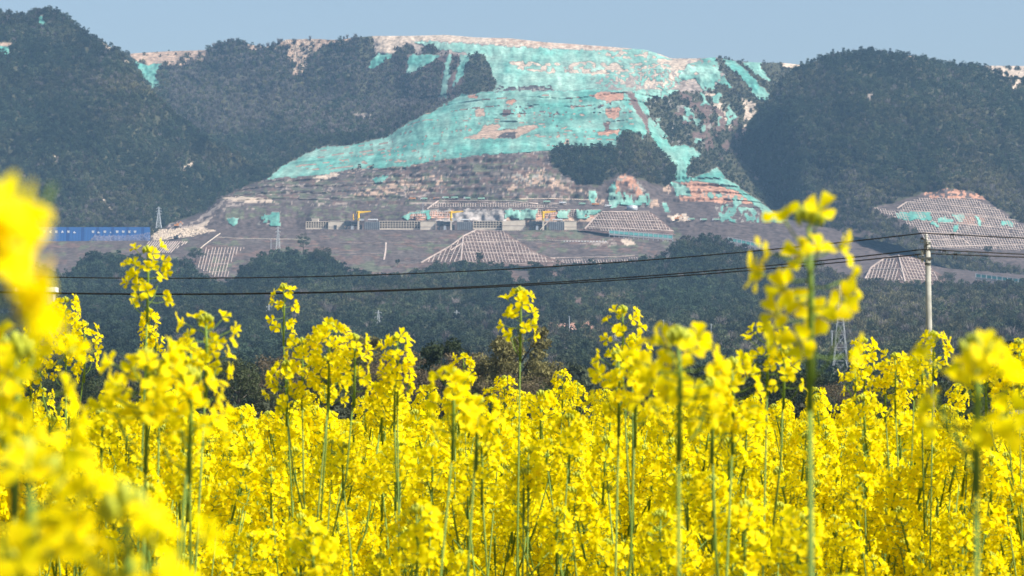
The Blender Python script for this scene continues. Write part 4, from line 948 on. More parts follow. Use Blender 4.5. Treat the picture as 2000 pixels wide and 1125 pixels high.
def forest(name, label, s, area, hgt, seed, mixf, slim=1.0, barer=lambda x, y: 0, sizef=lambda x, y: 1.0):
    """one tree per 'area' square pixels of wood, scaled with distance; mixf(px,py) -> how open and dry it is"""
    r = np.random.default_rng(seed)
    veg = (s.cls == 'veg'); veg[s.top+2:] = False
    stp = s.cols[1]-s.cols[0]
    dpy = np.abs(np.gradient(s.PY, axis=0))
    ref = 3700/s.D
    w_ = veg*dpy*stp/(area*np.maximum(ref, 1)**1.55)
    n = r.poisson(w_); ri, ci_ = np.nonzero(n); k = n[ri, ci_]; ri, ci_ = np.repeat(ri, k), np.repeat(ci_, k)
    N_ = len(ri); R_, C_ = s.PY.shape
    fr, fc = np.clip(ri+r.uniform(-.5, .5, N_), 0, R_-1.001), np.clip(ci_+r.uniform(-.5, .5, N_), 0, C_-1.001)
    i0, j0 = fr.astype(int), fc.astype(int); a, b_ = (fr-i0)[:, None], (fc-j0)[:, None]
    P = s.P[i0, j0]*(1-a)*(1-b_)+s.P[i0+1, j0]*a*(1-b_)+s.P[i0, j0+1]*(1-a)*b_+s.P[i0+1, j0+1]*a*b_
    px, py = s.PX[ri, ci_], s.PY[ri, ci_]
    dry = mixf(px, py) + .75*fbm(P[:, 0]/85, P[:, 2]/50, seed, 5) + r.normal(0, .18, N_)
    kind = np.where(dry > .30, 1, 0); kind = np.where(r.uniform(size=N_) < np.clip(dry*.5, .02, .4)+barer(px, py), 2, kind)
    idx = np.where(kind == 0, r.integers(0, 4, N_), np.where(kind == 1, r.integers(4, 8, N_), r.integers(8, 10, N_)))
    sc = hgt*sizef(px, py)*(.42+.95*r.uniform(0, 1, N_)**1.7)*np.where(kind == 0, 1.0, 1.05)
    t = np.clip(dry*1.1+.25, 0, 1)[:, None]
    tint = np.array(TINTS['dark'])*(1-t)+np.array(TINTS['olive'])*t
    cool = np.clip(.5+1.3*fbm(P[:, 0]/120, P[:, 2]/90, seed+50, 4), 0, 1)[:, None]
    tint = tint*(1-.45*cool) + np.array((.035, .060, .050))*.45*cool
    tint = np.where((kind == 2)[:, None], np.array(TINTS['grey'])*(1-.5*cool)+np.array((.15, .125, .125))*.5*cool, tint)
    tint = np.where((kind == 0)[:, None], tint*.6+np.array(TINTS['green'])*.4, tint)*(r.uniform(.5, 1.6, N_)*(1+.55*fbm(P[:, 0]/60, P[:, 2]/30, seed+70, 4)))[:, None]
    P[:, 2] -= .08*sc
    rot = np.stack([r.normal(0, .08, N_), r.normal(0, .08, N_), r.uniform(0, 6.28, N_)], 1)
    o = gn_instances(name, P, sc, rot, idx, protos, tint, r.uniform(.75, 1.15, N_)*slim)
    tag(o, label, 'wood', None, 'stuff'); print(name, N_)
forest('forest', 'dense scrubby wood covering the left hill', left_hill, 13, 7.5, 1, lambda x, y: .10+.1*np.clip((y-250)/200, 0, 1))
forest('forest', 'dark wood covering the rounded right hill', right_hill, 13, 7.5, 2, lambda x, y: .12-.25*np.clip((y-180)/120, 0, 1)*np.clip((330-y)/60, 0, 1)+.35*np.clip((y-330)/40, 0, 1))
forest('forest', 'woods on the ridge and tree clumps around the quarry', mountain, 13, 7.5, 3, lambda x, y: .22-.2*(y > 250)+.1*(x > 1350), barer=lambda x, y: .55*((x > 330) & (x < 900) & (y < 265)), sizef=lambda x, y: np.where(((x > 1235) & (y < 285)) | (x > 1325), .62, np.where((x > 700) & (y < 200), .75, 1.0)))
forest('forest', 'dark wooded foothills between the field and the quarry', foothill, 16, 9.5, 4, lambda x, y: -.12+.45*np.clip((x-1250)/400, 0, 1)*np.clip((y-480)/60, 0, 1)*np.clip((760-y)/60, 0, 1)-.1*np.clip((y-700)/60, 0, 1))

# ------------------------------------------------------------------ single trees
def tree_meshes(seed, H, Wd, tint, bare=0.0):
    r = np.random.default_rng(seed); mb = MB(); cs, rd = [], []
    mb.tube([(0, 0, -.3), (.02*H*r.normal(), 0, H*.25), (.03*H*r.normal(), .02*H, H*.55), (.03*H, .0, H*.8)], [H*.028, H*.022, H*.013, H*.006], 7)
    nl = 9
    for i in range(nl):
        a = i*2.4+r.uniform(-.4, .4); z0 = H*(.22+.45*i/nl); L = Wd*.5*r.uniform(.6, .95); z1 = z0+H*r.uniform(.12, .32)
        e = (L*math.cos(a), L*math.sin(a), min(z1, H*.95)); mid = (e[0]*.5, e[1]*.5, z0+(e[2]-z0)*.65)
        mb.tube([(0, 0, z0), mid, e], [H*.011, H*.007, H*.003], 5)
        for q in range(4):
            b = (e[0]+r.normal()*Wd*.09, e[1]+r.normal()*Wd*.09, e[2]+r.uniform(-.04, .1)*H)
            mb.tube([mid, b], [H*.005, H*.0015], 4); cs.append(b); rd.append(Wd*r.uniform(.09, .15))
    for i in range(14):
        a = r.uniform(0, 6.28); z = H*r.uniform(.35, .97); q = Wd*.42*math.sqrt(max(0, 1-((z/H-.6)/.42)**2))*r.uniform(.4, 1)
        cs.append((q*math.cos(a), q*math.sin(a), z)); rd.append(Wd*r.uniform(.1, .17))
    cs = [c for c in cs if c[2] < H]
    rd = rd[:len(cs)]
    V, F = leaf_mass(r, cs, rd, int(95*(1-bare)), .032*H if bare < .3 else .024*H)
    me = mesh_np('crown', V, F); me.materials.append(M_FIELDLEAF)
    cl = np.repeat(np.repeat(r.uniform(.65, 1.35, len(cs)), int(95*(1-bare))), 3)[:, None]*np.array(tint)[None]
    me.attributes.new('tintv', 'FLOAT_COLOR', 'POINT').data.foreach_set('color', np.concatenate([cl, np.ones((len(cl), 1))], 1).astype(np.float32).ravel())
    return mb.mesh('trunk', M_BARK, True), me
def tree(label, px, pytop, D, wpx, tint, seed, pybase=None, bare=0.0, group='trees standing beyond the flower field', name='tree'):
    if pybase is None: b = Vector(((px-1000)/FPX*D, D, 0))
    else: b = T(px, pybase, D)
    H = T(px, pytop, D).z-b.z
    t = empty(name, b); tag(t, label, 'tree', group)
    tm, cm = tree_meshes(seed, H, wpx*D/FPX, tint, bare); link('trunk', tm, t); link('crown', cm, t)
EVG, OLV, BRN, MID = (.035, .050, .020), (.17, .155, .06), (.14, .11, .065), (.07, .085, .035)
for a_ in ((858, 660, 430, 105, EVG, 0, 'dark evergreen tree with a dense crown left of the olive trees'), (830, 700, 400, 80, BRN, .5, 'thin brown tree just left of the dark evergreen'),
           (905, 690, 410, 80, BRN, .4, 'brownish thin tree between the dark evergreen and the olive trees'), (960, 668, 400, 110, OLV, .2, 'olive tree with visible dark limbs behind the tall flower head'),
           (1010, 648, 380, 130, OLV, .1, 'tallest olive tree behind the tall middle flower head'), (1055, 690, 370, 90, OLV, .2, 'shorter olive tree at the right end of the olive clump'),
           (1000, 730, 330, 120, BRN, .3, 'low brown thicket tree below the olive clump'), (1090, 745, 340, 120, EVG, .2, 'low dark tree right of the olive clump'),
           (1160, 760, 340, 110, EVG, .2, 'low dark tree behind the flower heads right of the middle'), (760, 690, 420, 110, BRN, .3, 'brown tree behind the dense flower cluster'),
           (700, 655, 520, 90, OLV, .1, 'round olive tree left of the slim pylon'), (650, 700, 450, 110, MID, .2, 'mid green tree behind the cluster of three flower heads'),
           (540, 690, 480, 100, BRN, .4, 'bare brown tree behind the second tall stem'), (470, 700, 460, 120, MID, .2, 'mid green tree right of the blurred flower'),
           (380, 730, 450, 130, EVG, .2, 'dark tree behind the blurred flower left of middle'), (250, 720, 450, 130, MID, .3, 'mid green tree behind the slim two tiered flower'),
           (120, 730, 450, 140, EVG, .2, 'dark tree behind the dense flower plant at left'), (20, 720, 450, 130, MID, .2, 'mid green tree at the left frame edge'),
           (1260, 750, 360, 130, EVG, .2, 'dark tree left of the blurred right of middle flower'), (1370, 750, 350, 120, MID, .3, 'mid green tree behind the blurred flower with green buds'),
           (1450, 735, 350, 110, EVG, .2, 'dark tree left of the tallest rapeseed stem'), (1545, 715, 360, 110, EVG, .2, 'dark tree right behind the tallest rapeseed stem'),
           (1640, 740, 350, 110, BRN, .3, 'brown tree at the foot of the tall pylon'), (1750, 750, 360, 130, MID, .2, 'mid green tree left of the utility pole'),
           (1850, 745, 350, 120, EVG, .2, 'dark tree right of the utility pole'), (1955, 656, 300, 140, (.040, .055, .018), 0, 'large dark rounded evergreen at the right frame edge'),
           (2030, 690, 300, 120, EVG, 0, 'evergreen cut by the right frame edge')):
    tree(a_[6], a_[0], a_[1], a_[2], a_[3], a_[4], 300+a_[0], bare=a_[5])
for i, (px, y0, y1, wd, lb) in enumerate(((592, 456, 494, 26, 'lone bare tree standing on the embankment beneath the left terrace'), (936, 492, 516, 14, 'lone dark conifer standing in front of the pyramid lattice'), (626, 484, 522, 40, 'big dark round tree on the wooded rise below the embankment'),
                                         (1930, 481, 498, 14, 'small dark tree in the lattice amphitheatre at right'), (776, 505, 520, 8, 'tiny dark tree at the foot of the embankment'), (382, 485, 512, 30, 'dark tree between the two ribbed slopes'), (1850, 532, 556, 34, 'dark round tree right of the utility pole on the slope'))):
    p, nn = hit(px, y1); D = p.y-3 if p else 3100
    tree(lb, px, y0, D, wd, EVG, 500+i, y1, .0 if i else .4, 'single trees on the slopes')

# undergrowth along the far side of the field
r = np.random.default_rng(77); N_ = 2600
Dd = r.uniform(140, 420, N_); X = r.uniform(-.24, .24, N_)*Dd
P = np.stack([X, Dd, np.full(N_, -.1)], 1); tn = np.array(TINTS['dark'])*r.uniform(.7, 1.5, N_)[:, None]+np.array(TINTS['brown'])*r.uniform(0, .35, N_)[:, None]
o = gn_instances('undergrowth', P, r.uniform(.8, 2.0, N_)*(.7+Dd/420), np.stack([0*X, 0*X, r.uniform(0, 6.28, N_)], 1), r.integers(0, 8, N_), protos, tn, r.uniform(1.0, 1.9, N_)); tag(o, 'dark undergrowth beyond the far edge of the field', 'undergrowth', None, 'stuff')

# ------------------------------------------------------------------ utility pole and wires
PD = 80.0
pb = Vector(((1815-1000)/FPX*PD, PD, 0)); top = T(1812, 470, PD); HP = top.z
pole = empty('utility_pole', pb); tag(pole, 'round concrete utility pole carrying three black wires at right', 'utility pole')
MB().tube([(.10, 0, -.3), (0, 0, HP*.5), (top.x-pb.x, 0, HP)], [.112, .094, .072], 20).build('shaft', M_POLE, pole, True)
mm = PD/FPX
lx = top.x-pb.x
def ring(z, r_): MB().tube([(lx+.003, 0, z-.03), (lx+.003, 0, z+.03)], r_, 18).build('band', M_IRON, pole)
ring(HP-.07, .088); ring(HP-.22, .088); ring(HP-.66, .092)
MB().box((lx-.085, -.04, HP-.16), (.06, .10, .42)).build('bracket', M_IRON, pole)
for z in (HP-.08, HP-.23): MB().tube([(lx-.02, -.09, z), (lx-.02, -.14, z)], .022, 8).build('bolt', M_INS, pole)
def insulator(x, z, s=1.0):
    pr = [(0, .02), (.03, .02), (.03, .055), (.06, .05), (.065, .03), (.085, .03), (.085, .05), (.115, .046), (.12, .028), (.14, .028), (.14, .042), (.17, .036), (.2, .018)]
    MB().tube([(x, -.02, z+h_*s) for h_, q in pr], [q*s for h_, q in pr], 14).build('insulator', M_INS, pole)
zt = T(1806, 456, PD).z
insulator(T(1806, 0, PD).x-pb.x, zt-.2)
MB().bar((T(1806, 0, PD).x-pb.x, -.02, zt-.28), (T(1806, 0, PD).x-pb.x, -.02, zt-.17), .03).build('pin', M_IRON, pole)
MB().bar((lx-.05, -.02, zt-.27), (T(1806, 0, PD).x-pb.x, -.02, zt-.27), .05).build('arm', M_IRON, pole)
zi = T(1798, 488, PD).z; xi = T(1798, 0, PD).x-pb.x
insulator(xi, zi-.2); MB().bar((lx+.1, -.06, zi-.24), (xi-.12, -.06, zi-.24), .06).build('cross_arm', M_IRON, pole)
MB().bar((xi, -.04, zi-.30), (xi, -.04, zi-.17), .035).build('pin', M_IRON, pole)
insulator(xi, zi-.36, .8)
def wire(label, left, right, yoff):
    """left(px) and right(px) give the pixel height of the wire at the pole's distance"""
    pts = [T(x, left(x), PD+yoff+(1806-x)*.004) for x in np.linspace(-1150, 1804, 90)] + [T(x, right(x), PD+yoff+(x-1806)*.004) for x in np.linspace(1808, 3600, 50)]
    tag(MB().tube(pts, .0185, 5).build('power_wire', M_WIRE, None, True), label, 'wire', 'wires on the utility pole')
wire('topmost black power wire sagging across the whole view', lambda x: 543.5-4.06e-5*(x-330)**2, lambda x: 455.5+(x-1806)*.030-(x-1806)*(3600-x)*(-.0000125), -.05)
wire('middle black power wire of the lower pair', lambda x: 574-4.0e-5*(x-330)**2, lambda x: 487+(x-1806)*.030+(x-1806)*(3600-x)*.0000125, -.10)
wire('lowest black power wire of the lower pair', lambda x: 575.2-3.65e-5*(x-330)**2, lambda x: 495+(x-1806)*.018+(x-1806)*(3600-x)*.0000125, .35)
for px, py, lb in ((1860, 458, 'black clamp with a loop on the topmost wire right of the pole'), (1844, 489.5, 'black clamp with a loop on the middle wire right of the pole'), (1866, 497, 'black clamp with a loop on the lowest wire right of the pole'), (1790, 497, 'black clamp on the lowest wire left of the pole'), (1801, 466, 'black clamp hanging beside the top insulator')):
    t = empty('wire_clamp', T(px, py, PD-.12)); tag(t, lb, 'clamp', 'small clamps on the power wires')
    MB().box((0, 0, 0), (.09, .06, .05)).build('clamp', M_WIRE, t)
    lp = MB(); lp.bar((-.035, 0, 0), (-.045, 0, -.11), .016); lp.bar((.035, 0, 0), (.045, 0, -.11), .016); lp.bar((-.045, 0, -.11), (.045, 0, -.11), .016); lp.build('loop', M_IRON, t)

# ------------------------------------------------------------------ rapeseed
def petal_tpl(fine):
    """four cupped petals round +Z, about 17 mm across"""
    rr = [.0012, .0042, .0074, .0098] if fine else [.0012, .006, .0098]
    hw = [.0009, .0034, .0050, .0034] if fine else [.0009, .0048, .0036]
    zz = [0, .0030, .0038, .0030] if fine else [0, .0036, .0030]
    V, F = [], []
    for k in range(4):
        a = k*math.pi/2; ca, sa = math.cos(a), math.sin(a); b = len(V)
        for r_, w_, z_ in zip(rr, hw, zz):
            for j in (-1, 0, 1): V.append((r_*ca-j*w_*sa, r_*sa+j*w_*ca, z_+(.0013*abs(j))))
        for i in range(len(rr)-1):
            for j in range(2): q = b+3*i+j; F.append((q, q+1, q+4, q+3))
    b = len(V); V += [(0, 0, -.003), (.0014, 0, .002), (-.0007, .0012, .002), (-.0007, -.0012, .002), (0, 0, .0055)]
    F2 = [(b, b+2, b+1), (b, b+3, b+2), (b, b+1, b+3), (b+1, b+2, b+4), (b+2, b+3, b+4), (b+3, b+1, b+4)]
    return np.array(V), F, F2
PT = {True: petal_tpl(True), False: petal_tpl(False)}
def flower_me(seed):
    r = np.random.default_rng(seed); V, F, F2 = PT[True]; V = V.copy()
    for k in range(4):
        s_ = slice(12*k, 12*k+12); rad = np.hypot(V[s_, 0], V[s_, 1]); V[s_, 2] += rad*r.uniform(-.35, .55); V[s_] += r.normal(0, .0005, (12, 3))
    me = mesh_np('flower', V, F+F2, True); me.materials.append(M_PETAL); me.materials.append(M_BUD)
    me.polygons.foreach_set('material_index', np.array([0]*len(F)+[1]*len(F2), np.int32)); return me
FLOWERS = [flower_me(i) for i in range(6)]
def rot_to(d, spin):
    q = Vector(d).to_track_quat('Z', 'Y').to_matrix().to_4x4()
    return q @ Matrix.Rotation(spin, 4, 'Z')
def head_spec(seed, L, n, ped, nb=12, size=1.0):
    """flower head: flowers up a spike below a tuft of buds; origin at the top of the axis"""
    r = random.Random(seed); fl, core = [], MB(); core.mat = 0
    core.tube([(0, 0, -L-.03), (.001, 0, -L*.5), (0, 0, .002)], [.0021, .0017, .0011], 5)
    for i in range(n):
        t = ((i+r.uniform(0, .6))/n)**.75; z = -L*(1-t)-.002; a = i*2.3999+r.uniform(-.5, .5); el = r.uniform(-.2, .35)+.55*t**2
        l = ped*(.9+.35*t-.45*t**4)*r.uniform(.75, 1.2); d = Vector((math.cos(a)*math.cos(el), math.sin(a)*math.cos(el), math.sin(el)))
        p0 = Vector((0, 0, z-.004)); p1 = p0+d*l; pm = p0+d*l*.5+Vector((0, 0, -.002))
        core.tube([p0, pm, p1], [.0007, .0006, .0007], 3, False)
        fd = (d+Vector((r.uniform(-.45, .45), r.uniform(-.45, .45), r.uniform(-.35, .55)))).normalized()
        fl.append((Matrix.Translation(p1+fd*.002) @ rot_to(fd, r.uniform(0, 6.28)) @ Matrix.Scale(size*r.uniform(.85, 1.12), 4), r.randrange(6)))
    for i in range(3):                         # young pods below
        a = r.uniform(0, 6.28); z = -L-.008-.008*i; d = Vector((math.cos(a), math.sin(a), .8)).normalized()
        core.tube([(0, 0, z), Vector((0, 0, z))+d*.018, Vector((0, 0, z))+d*.018+Vector((d.x*.6, d.y*.6, 1)).normalized()*.02], [.0006, .0008, .0006], 3, False)
    core.mat = 1
    for i in range(nb):
        a = i*2.4; q = .0075*math.sqrt(i/nb); b = Vector((q*math.cos(a), q*math.sin(a), .004+.006*(1-i/nb))); d = Vector((q*math.cos(a)*60, q*math.sin(a)*60, 1)).normalized()
        core.tube([b-d*.004, b-d*.001, b+d*.002, b+d*.0038], [.0006, .0017, .0016, .0005], 5)
    return fl, core
def joined_head(fl, core, fine=False):
    V0, F0, F20 = PT[fine]; mb = MB(); mb.v, mb.f = list(core.v), list(core.f); mb.m = [c+1 for c in core.m]
    r = random.Random(len(fl)); A = np.c_[V0, np.ones(len(V0))]
    for M_, k in fl:
        V = (A @ np.array(M_).T)[:, :3]; V = V + np.random.default_rng(k+len(mb.v)).normal(0, .0006, V.shape)
        mb.mat = 3 if r.random() < .005 else 0; mb.add(V.tolist(), F0); mb.mat = 2; mb.add(V.tolist(), F20)
    return mb
HM = [M_PETALS, M_STEM, M_BUD, M_PALE]
def stem_mb(pts_main, branches, r, thick=.0027):
    mb = MB()
    n = len(pts_main); mb.tube(pts_main, [thick*(1-.6*i/(n-1)) for i in range(n)], 6)
    for br in branches: mb.tube(br, [thick*.55, thick*.5, thick*.4], 5)
    H = pts_main[-1][2]
    for i in range(7):                         # leaves clasping the stem
        z = H*r.uniform(.15, .72); a = r.uniform(0, 6.28); L = r.uniform(.06, .13)*(1.2-z/H); c, s_ = math.cos(a), math.sin(a); wd = L*.22
        mb.add([(0, 0, z), (c*L*.5-s_*wd, s_*L*.5+c*wd, z+L*.4), (c*L, s_*L, z+L*.25), (c*L*.5+s_*wd, s_*L*.5-c*wd, z+L*.4)], [(0, 1, 2, 3)])
    return mb
# generic plants: a few designs, heads on the main stem and on side branches
HEADS = [head_spec(40+i, (.045, .055, .065, .04, .05, .06)[i], (20, 24, 28, 17, 22, 25)[i], (.021, .019, .020, .018, .022, .02)[i]) for i in range(6)]
HEAD_JOIN = [joined_head(f_, c_) for f_, c_ in HEADS]
HEAD_CORE = [c_.mesh('flower_head', [M_STEM, M_BUD], True) for f_, c_ in HEADS]
HEAD_MESH = [h_.mesh('flower_head', HM, True) for h_ in HEAD_JOIN]
DESIGNS = []
for i in range(8):
    r = random.Random(900+i); H = 1.22
    bend = [Vector((0, 0, -.02)), Vector((r.uniform(-.02, .02), r.uniform(-.02, .02), H*.4)), Vector((r.uniform(-.03, .03), r.uniform(-.03, .03), H*.75)), Vector((r.uniform(-.02, .02), r.uniform(-.02, .02), H-.04))]
    tops = [(bend[-1]+Vector((0, 0, .04)), Vector((r.uniform(-.1, .1), r.uniform(-.1, .1), 1)), i % 6)]; brs = []
    for k in range(r.choice((8, 9, 10))):
        t = r.uniform(.1, .7); p0 = bend[1].lerp(bend[3], t); a = k*2.2+r.uniform(-.5, .5); q = r.uniform(.05, .15); z1 = H-.01-.36*r.uniform(0, 1)**1.2; p0.z = min(p0.z, z1-.12)
        e = Vector((p0.x+q*math.cos(a), p0.y+q*math.sin(a), z1)); brs.append([p0, Vector((p0.x+q*.7*math.cos(a), p0.y+q*.7*math.sin(a), p0.z+(z1-p0.z)*.5)), e-Vector((0, 0, .05))])
        tops.append((e, Vector((.25*math.cos(a), .25*math.sin(a), 1)), r.randrange(6)))
    DESIGNS.append((stem_mb(bend, brs, r), tops))
STEM_MESH = [d[0].mesh('stem', [M_STEM], True) for d in DESIGNS]
plant_protos = bpy.data.collections.new('rapeseed_prototypes')
for i, (sm, tops) in enumerate(DESIGNS):
    V, F, mi = list(sm.v), list(sm.f), [1]*len(sm.f)
    for p, d, k in tops:
        M_ = Matrix.Translation(p) @ rot_to(d.normalized(), k*1.1); b = len(V); h_ = HEAD_JOIN[k]
        V += ((np.c_[np.array(h_.v), np.ones(len(h_.v))] @ np.array(M_).T)[:, :3]).tolist(); F += [tuple(q+b for q in f_) for f_ in h_.f]; mi += h_.m
    me = bpy.data.meshes.new('plant'); me.from_pydata(V, [], F); me.update()
    for mt in HM: me.materials.append(mt)
    me.polygons.foreach_set('material_index', np.array(mi, np.int32)); me.polygons.foreach_set('use_smooth', np.ones(len(F), bool))
    o = bpy.data.objects.new('plant_proto_%d' % i, me); plant_protos.objects.link(o)

def put_flowers(hd, fl):
    for M_, k in fl:
        f_ = bpy.data.objects.new('flower', FLOWERS[k]); COL.objects.link(f_); f_.parent = hd; f_.matrix_local = M_
# --- the plants one can single out
HG = 'tall rapeseed plants standing above the crop'
def hero(label, D, heads, thick=.0040, seed=0):
    if D > 2.2: D *= 1.28; heads = [tuple(h_[:2])+(h_[2]*1.12,)+tuple(h_[3:]) for h_ in heads]
    r = random.Random(seed+int(heads[0][0])); px, py = heads[0][:2]; tp = T(px, py, D)
    b = Vector((tp.x+(r.uniform(-.09, .09) if D > 2.2 else r.uniform(-.02, .02)), tp.y+r.uniform(-.04, .04), 0)); t = empty('rapeseed_plant', b); tag(t, label, 'rapeseed plant', HG)
    tl = tp-b; L0 = heads[0][2]
    main = [Vector((0, 0, -.02)), Vector((tl.x*.3+r.uniform(-.012, .012), tl.y*.3, tl.z*.4)), Vector((tl.x*.8+r.uniform(-.012, .012), tl.y*.9, tl.z*.75)), tl-Vector((0, 0, L0+.02))]
    brs = []
    for hx in heads[1:]:
        e = T(hx[0], hx[1], D+r.uniform(-.06, .06))-b; p0 = main[1].lerp(main[3], r.uniform(.55, .8)); p0.z = min(p0.z, e.z-.1); brs.append([p0, Vector((p0.x+(e.x-p0.x)*.8, p0.y+(e.y-p0.y)*.8, p0.z+(e.z-p0.z)*.5)), e-Vector((0, 0, hx[2]))])
    low = []
    if D > 1.6:
        for q in range(5):
            a = r.uniform(0, 6.28); q2 = r.uniform(.05, .14); z1 = tl.z-r.uniform(.13, .42); p0 = main[1].lerp(main[3], .35); e = Vector((p0.x+q2*math.cos(a), p0.y+q2*math.sin(a), z1)); p0.z = min(p0.z, z1-.15)
            low.append((e, r.randrange(6))); brs.append([p0, Vector((p0.x+q2*.8*math.cos(a), p0.y+q2*.8*math.sin(a), p0.z+(z1-p0.z)*.5)), e-Vector((0, 0, .05))])
    stem_mb(main, brs, r, thick).build('stem', M_STEM, t, True)
    for e, q in low:
        hd = link('flower_head', HEAD_MESH[q], t); hd.location = e; hd.rotation_euler = (0, 0, r.uniform(0, 6))
    for i, hx in enumerate(heads):
        q = (T(hx[0], hx[1], D)-b) if i == 0 else brs[i-1][2]+Vector((0, 0, hx[2]))
        fl, core = head_spec(seed*31+i+int(hx[0]), hx[2], hx[3], hx[4], hx[5] if len(hx) > 5 else 12, hx[6] if len(hx) > 6 else 1.0)
        hd = link('flower_head', core.mesh('flower_head', [M_STEM, M_BUD], True), t); hd.location = q; put_flowers(hd, fl)
hero('tallest rapeseed plant with one large blurred head right of the middle', 1.5, [(1580, 446, .066, 16, .0200, 14, .98)], .0037, 1)
hero('slim rapeseed plant whose loose round head stands against the woods at left', 3.0, [(288, 498, .055, 19, .026)], .0028, 2)
hero('rapeseed plant with a narrow spike right below the loose round head', 4.8, [(291, 612, .062, 24, .011), (304, 660, .03, 8, .012)], .0028, 3)
hero('slim rapeseed plant with a small sharp head crossing the lower wires', 4.0, [(554, 568, .062, 15, .019)], .0028, 4)
hero('slim rapeseed plant with a dark stem in front of the olive trees', 3.2, [(1016, 577, .058, 16, .020)], .0028, 5)
hero('dense many headed rapeseed plant at left', 4.4, [(128, 592, .075, 30, .025), (74, 648, .055, 20, .022), (165, 640, .07, 24, .024), (128, 670, .06, 24, .024), (60, 700, .05, 18, .02)], .0028, 6)
hero('rapeseed plant with a loose head right of the pinkish rubble', 3.2, [(1216, 613, .052, 14, .021), (1235, 672, .04, 12, .02)], .0028, 7)
hero('blurred rapeseed plant with a broad flat head left of the middle', 2.4, [(402, 634, .046, 18, .025, 10), (372, 690, .03, 8, .02)], .0028, 8)
hero('rapeseed plant with a tight cluster of three heads', 3.3, [(642, 642, .07, 30, .024), (590, 676, .06, 22, .024), (692, 668, .06, 22, .022), (640, 710, .05, 20, .024), (560, 720, .05, 18, .022)], .0028, 9)
hero('rapeseed plant with a round head right of the three headed cluster', 3.4, [(776, 668, .06, 24, .021), (770, 735, .05, 18, .02)], .0028, 10)
hero('rapeseed plant with a small head ringed by buds below the slim pylon', 5.2, [(905, 699, .05, 18, .020), (890, 752, .05, 18, .02)], .0028, 11)
hero('rapeseed plant with a low broad head below the olive trees', 6.0, [(985, 742, .05, 22, .022), (1010, 770, .05, 18, .02), (960, 765, .05, 18, .02)], .0028, 12)
hero('rapeseed plant with a head alone against the dark thicket', 6.0, [(1098, 732, .06, 24, .022), (1128, 756, .05, 20, .02), (1072, 770, .04, 14, .018)], .0028, 13)
hero('rapeseed plant with a green budded head left of the tallest stem', 2.8, [(1498, 650, .044, 16, .022, 18), (1530, 700, .03, 8, .018)], .0028, 14)
hero('rapeseed plant with a small head right of the tall pylon', 4.2, [(1688, 672, .06, 18, .019), (1670, 720, .04, 12, .018)], .0028, 15)
hero('rapeseed plant with a bushy head left of the utility pole', 4.0, [(1748, 702, .06, 26, .022), (1728, 720, .06, 22, .022), (1785, 712, .05, 20, .022)], .0028, 16)
hero('rapeseed plant with a head right in front of the utility pole', 3.8, [(1822, 660, .04, 14, .022, 14), (1800, 700, .05, 16, .02)], .0028, 17)
hero('rapeseed plant with a head at the right frame edge', 3.8, [(1990, 676, .06, 20, .02), (1965, 720, .05, 18, .02), (1925, 715, .05, 20, .022)], .0028, 18)
hero('very near rapeseed plant blurred to a yellow glow at the top left', .54, [(-88, 402, .016, 20, .0105, 6, .85)], .0028, 19)
hero('near blurred rapeseed plant with a big green bud tuft', 1.75, [(1325, 678, .040, 18, .022, 15, 1.0)], .0028, 20)
hero('near rapeseed plant blurred into a slanting yellow streak at right', 1.2, [(1905, 712, .024, 12, .019, 8, .95)], .0028, 21)
hero('near blurred rapeseed plant below the small budded head', 2.21, [(884, 742, .045, 16, .020), (930, 795, .03, 10, .02)], .0028, 22)
hero('near blurred rapeseed plant beneath the loose head right of the middle', 2.5, [(1208, 704, .05, 18, .026), (1240, 745, .04, 14, .022)], .0028, 23)
hero('near blurred rapeseed plant low at the left edge', 1.3, [(30, 705, .04, 16, .024)], .0028, 24)
hero('near blurred rapeseed plant left of the narrow spike', 2.0, [(285, 715, .045, 20, .026), (370, 750, .04, 14, .02)], .0028, 25)
hero('very near blurred rapeseed plant low in the left corner', .80, [(55, 950, .026, 12, .018, 10, .9)], .0028, 26)
hero('very near blurred rapeseed plant in the bottom left', .80, [(245, 1035, .026, 11, .018, 10, .9)], .0028, 27)
hero('near blurred rapeseed plant left of the tallest stem low down', 2.25, [(1430, 722, .05, 22, .022), (1390, 760, .04, 16, .02)], .0028, 29)
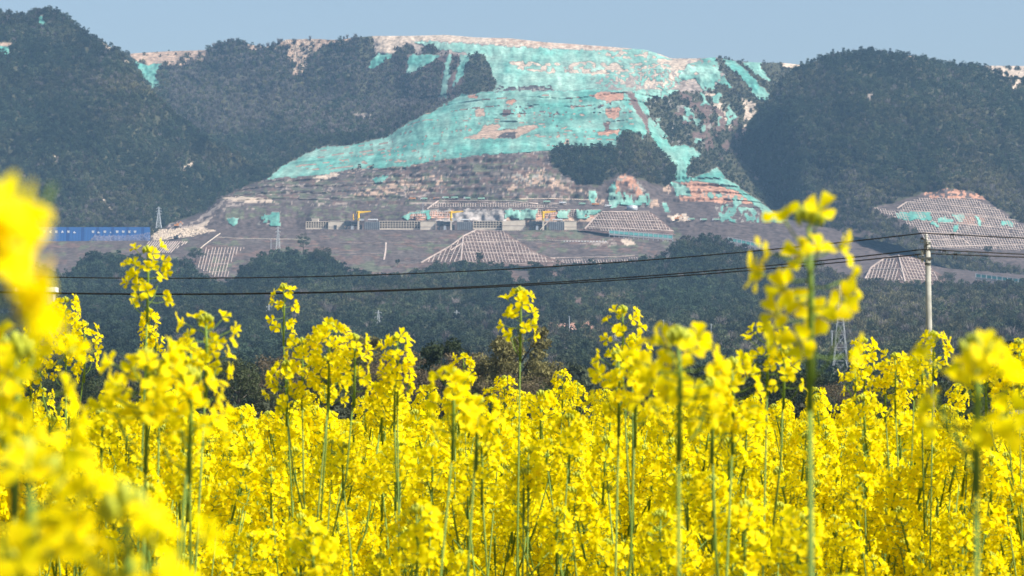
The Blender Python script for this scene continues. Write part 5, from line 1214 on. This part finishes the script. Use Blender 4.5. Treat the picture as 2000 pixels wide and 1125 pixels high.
# --- the rest of the crop: the nearest plants one by one, farther ones as one mass
r = np.random.default_rng(5); DEN = 24; HA = .23
def sow(d0, d1, den):
    n = int(HA*(d1*d1-d0*d0)*den); D = np.sqrt(r.uniform(d0*d0, d1*d1, n)); return (r.uniform(-HA, HA, n)*D), D
near_n, NEAR = 0, 8.5
X, D = sow(4.6, NEAR, 25)
o_ = np.argsort(D); X, D = X[o_], D[o_]
PG = 'rapeseed plants crowding the field'
PL = ('rapeseed plant with blurred yellow heads in the nearest rows of the crop', 'rapeseed plant with small yellow heads in the middle rows of the crop')
for i in range(len(X)):
    k = int(r.integers(0, 8)); hgt = float(np.clip(r.normal(1.335, .075), 1.12, 1.50))
    hgt = CAMZ-(r.uniform(0, 1)**1.0*400-50)/FPX*D[i] if D[i] < 7.0 else float(np.clip(r.normal(1.34, .05), 1.15, 1.5))
    if D[i] > 4.6 and r.uniform() < .16: hgt = CAMZ+(812-r.uniform(725, 800))/FPX*D[i]
    hgt = max(hgt, 1.12)
    if near_n >= 270: break
    t = empty('rapeseed_plant', (X[i], D[i], 0), float(r.uniform(0, 6.28))); s_ = hgt/1.26; t.scale = (s_, s_, s_); near_n += 1
    tag(t, PL[0] if D[i] < 6.2 else PL[1], 'rapeseed plant', PG+(' close to the viewer' if D[i] < 6.2 else ' farther in'))
    link('stem', STEM_MESH[k], t)
    for p, d, q in DESIGNS[k][1]:
        if D[i] < 5.6:
            hd = link('flower_head', HEAD_CORE[q], t); hd.matrix_local = Matrix.Translation(p) @ rot_to(d.normalized(), q*1.1); put_flowers(hd, HEADS[q][0])
        else:
            hd = link('flower_head', HEAD_MESH[q], t); hd.matrix_local = Matrix.Translation(p) @ rot_to(d.normalized(), q*1.1)
dlast = D[min(i, len(D)-1)]
def sow(d0, d1, den, side=4.0):                        # the crop goes on past both sides of the view
    n = int((HA*(d1*d1-d0*d0)+2*side*(d1-d0))*den); D = r.uniform(0, 1, 4*n+50)*(d1-d0)+d0
    D = D[r.uniform(0, 1, len(D)) < (HA*D+side)/(HA*d1+side)][:n]; return r.uniform(-1, 1, len(D))*(HA*D+side), D
X1, D1 = sow(dlast, 30, 28); X2, D2 = sow(30, 98, 18); X3, D3 = sow(1.5, dlast, 24)
k_ = np.abs(X3) > HA*D3+.25; X1, D1 = np.concatenate([X1, X3[k_]]), np.concatenate([D1, D3[k_]])
X, D = np.concatenate([X1, X2]), np.concatenate([D1, D2]); n = len(X)
hg = np.clip(r.normal(0, .055, n) + 1.27+.08*np.exp(-np.maximum(D-7, 0)/9), 1.05, 1.52)/1.26
tall = (r.uniform(size=n) < .13) & (D < 15); hg = np.where(tall, (CAMZ+(812-r.uniform(728, 805, n))/FPX*D)/1.26, hg)
o = gn_instances('rapeseed_crop', np.stack([X, D, 0*X], 1), hg, np.stack([r.normal(0, .03, n), r.normal(0, .03, n), r.uniform(0, 6.28, n)], 1), r.integers(0, 8, n), plant_protos)
tag(o, 'mass of yellow rapeseed stretching to the far edge of the field', 'rapeseed crop', None, 'stuff'); print('plants', near_n, n, dlast)

# ------------------------------------------------------------------ air
hm = bpy.data.materials.new('haze'); hm.use_nodes = True; t = hm.node_tree; t.nodes.clear()
pv = t.nodes.new('ShaderNodeVolumePrincipled'); pv.inputs['Color'].default_value = (*HAZE_COLOR, 1); pv.inputs['Density'].default_value = HAZE_DENSITY
om = t.nodes.new('ShaderNodeOutputMaterial'); t.links.new(pv.outputs[0], om.inputs['Volume'])
hz = MB().box((0, 4400, 349), (7400, 9700, 702)).build('haze', hm); hz['kind'] = 'stuff'; hz['label'] = 'thin blue haze between the field and the mountain'
hz.visible_shadow = True
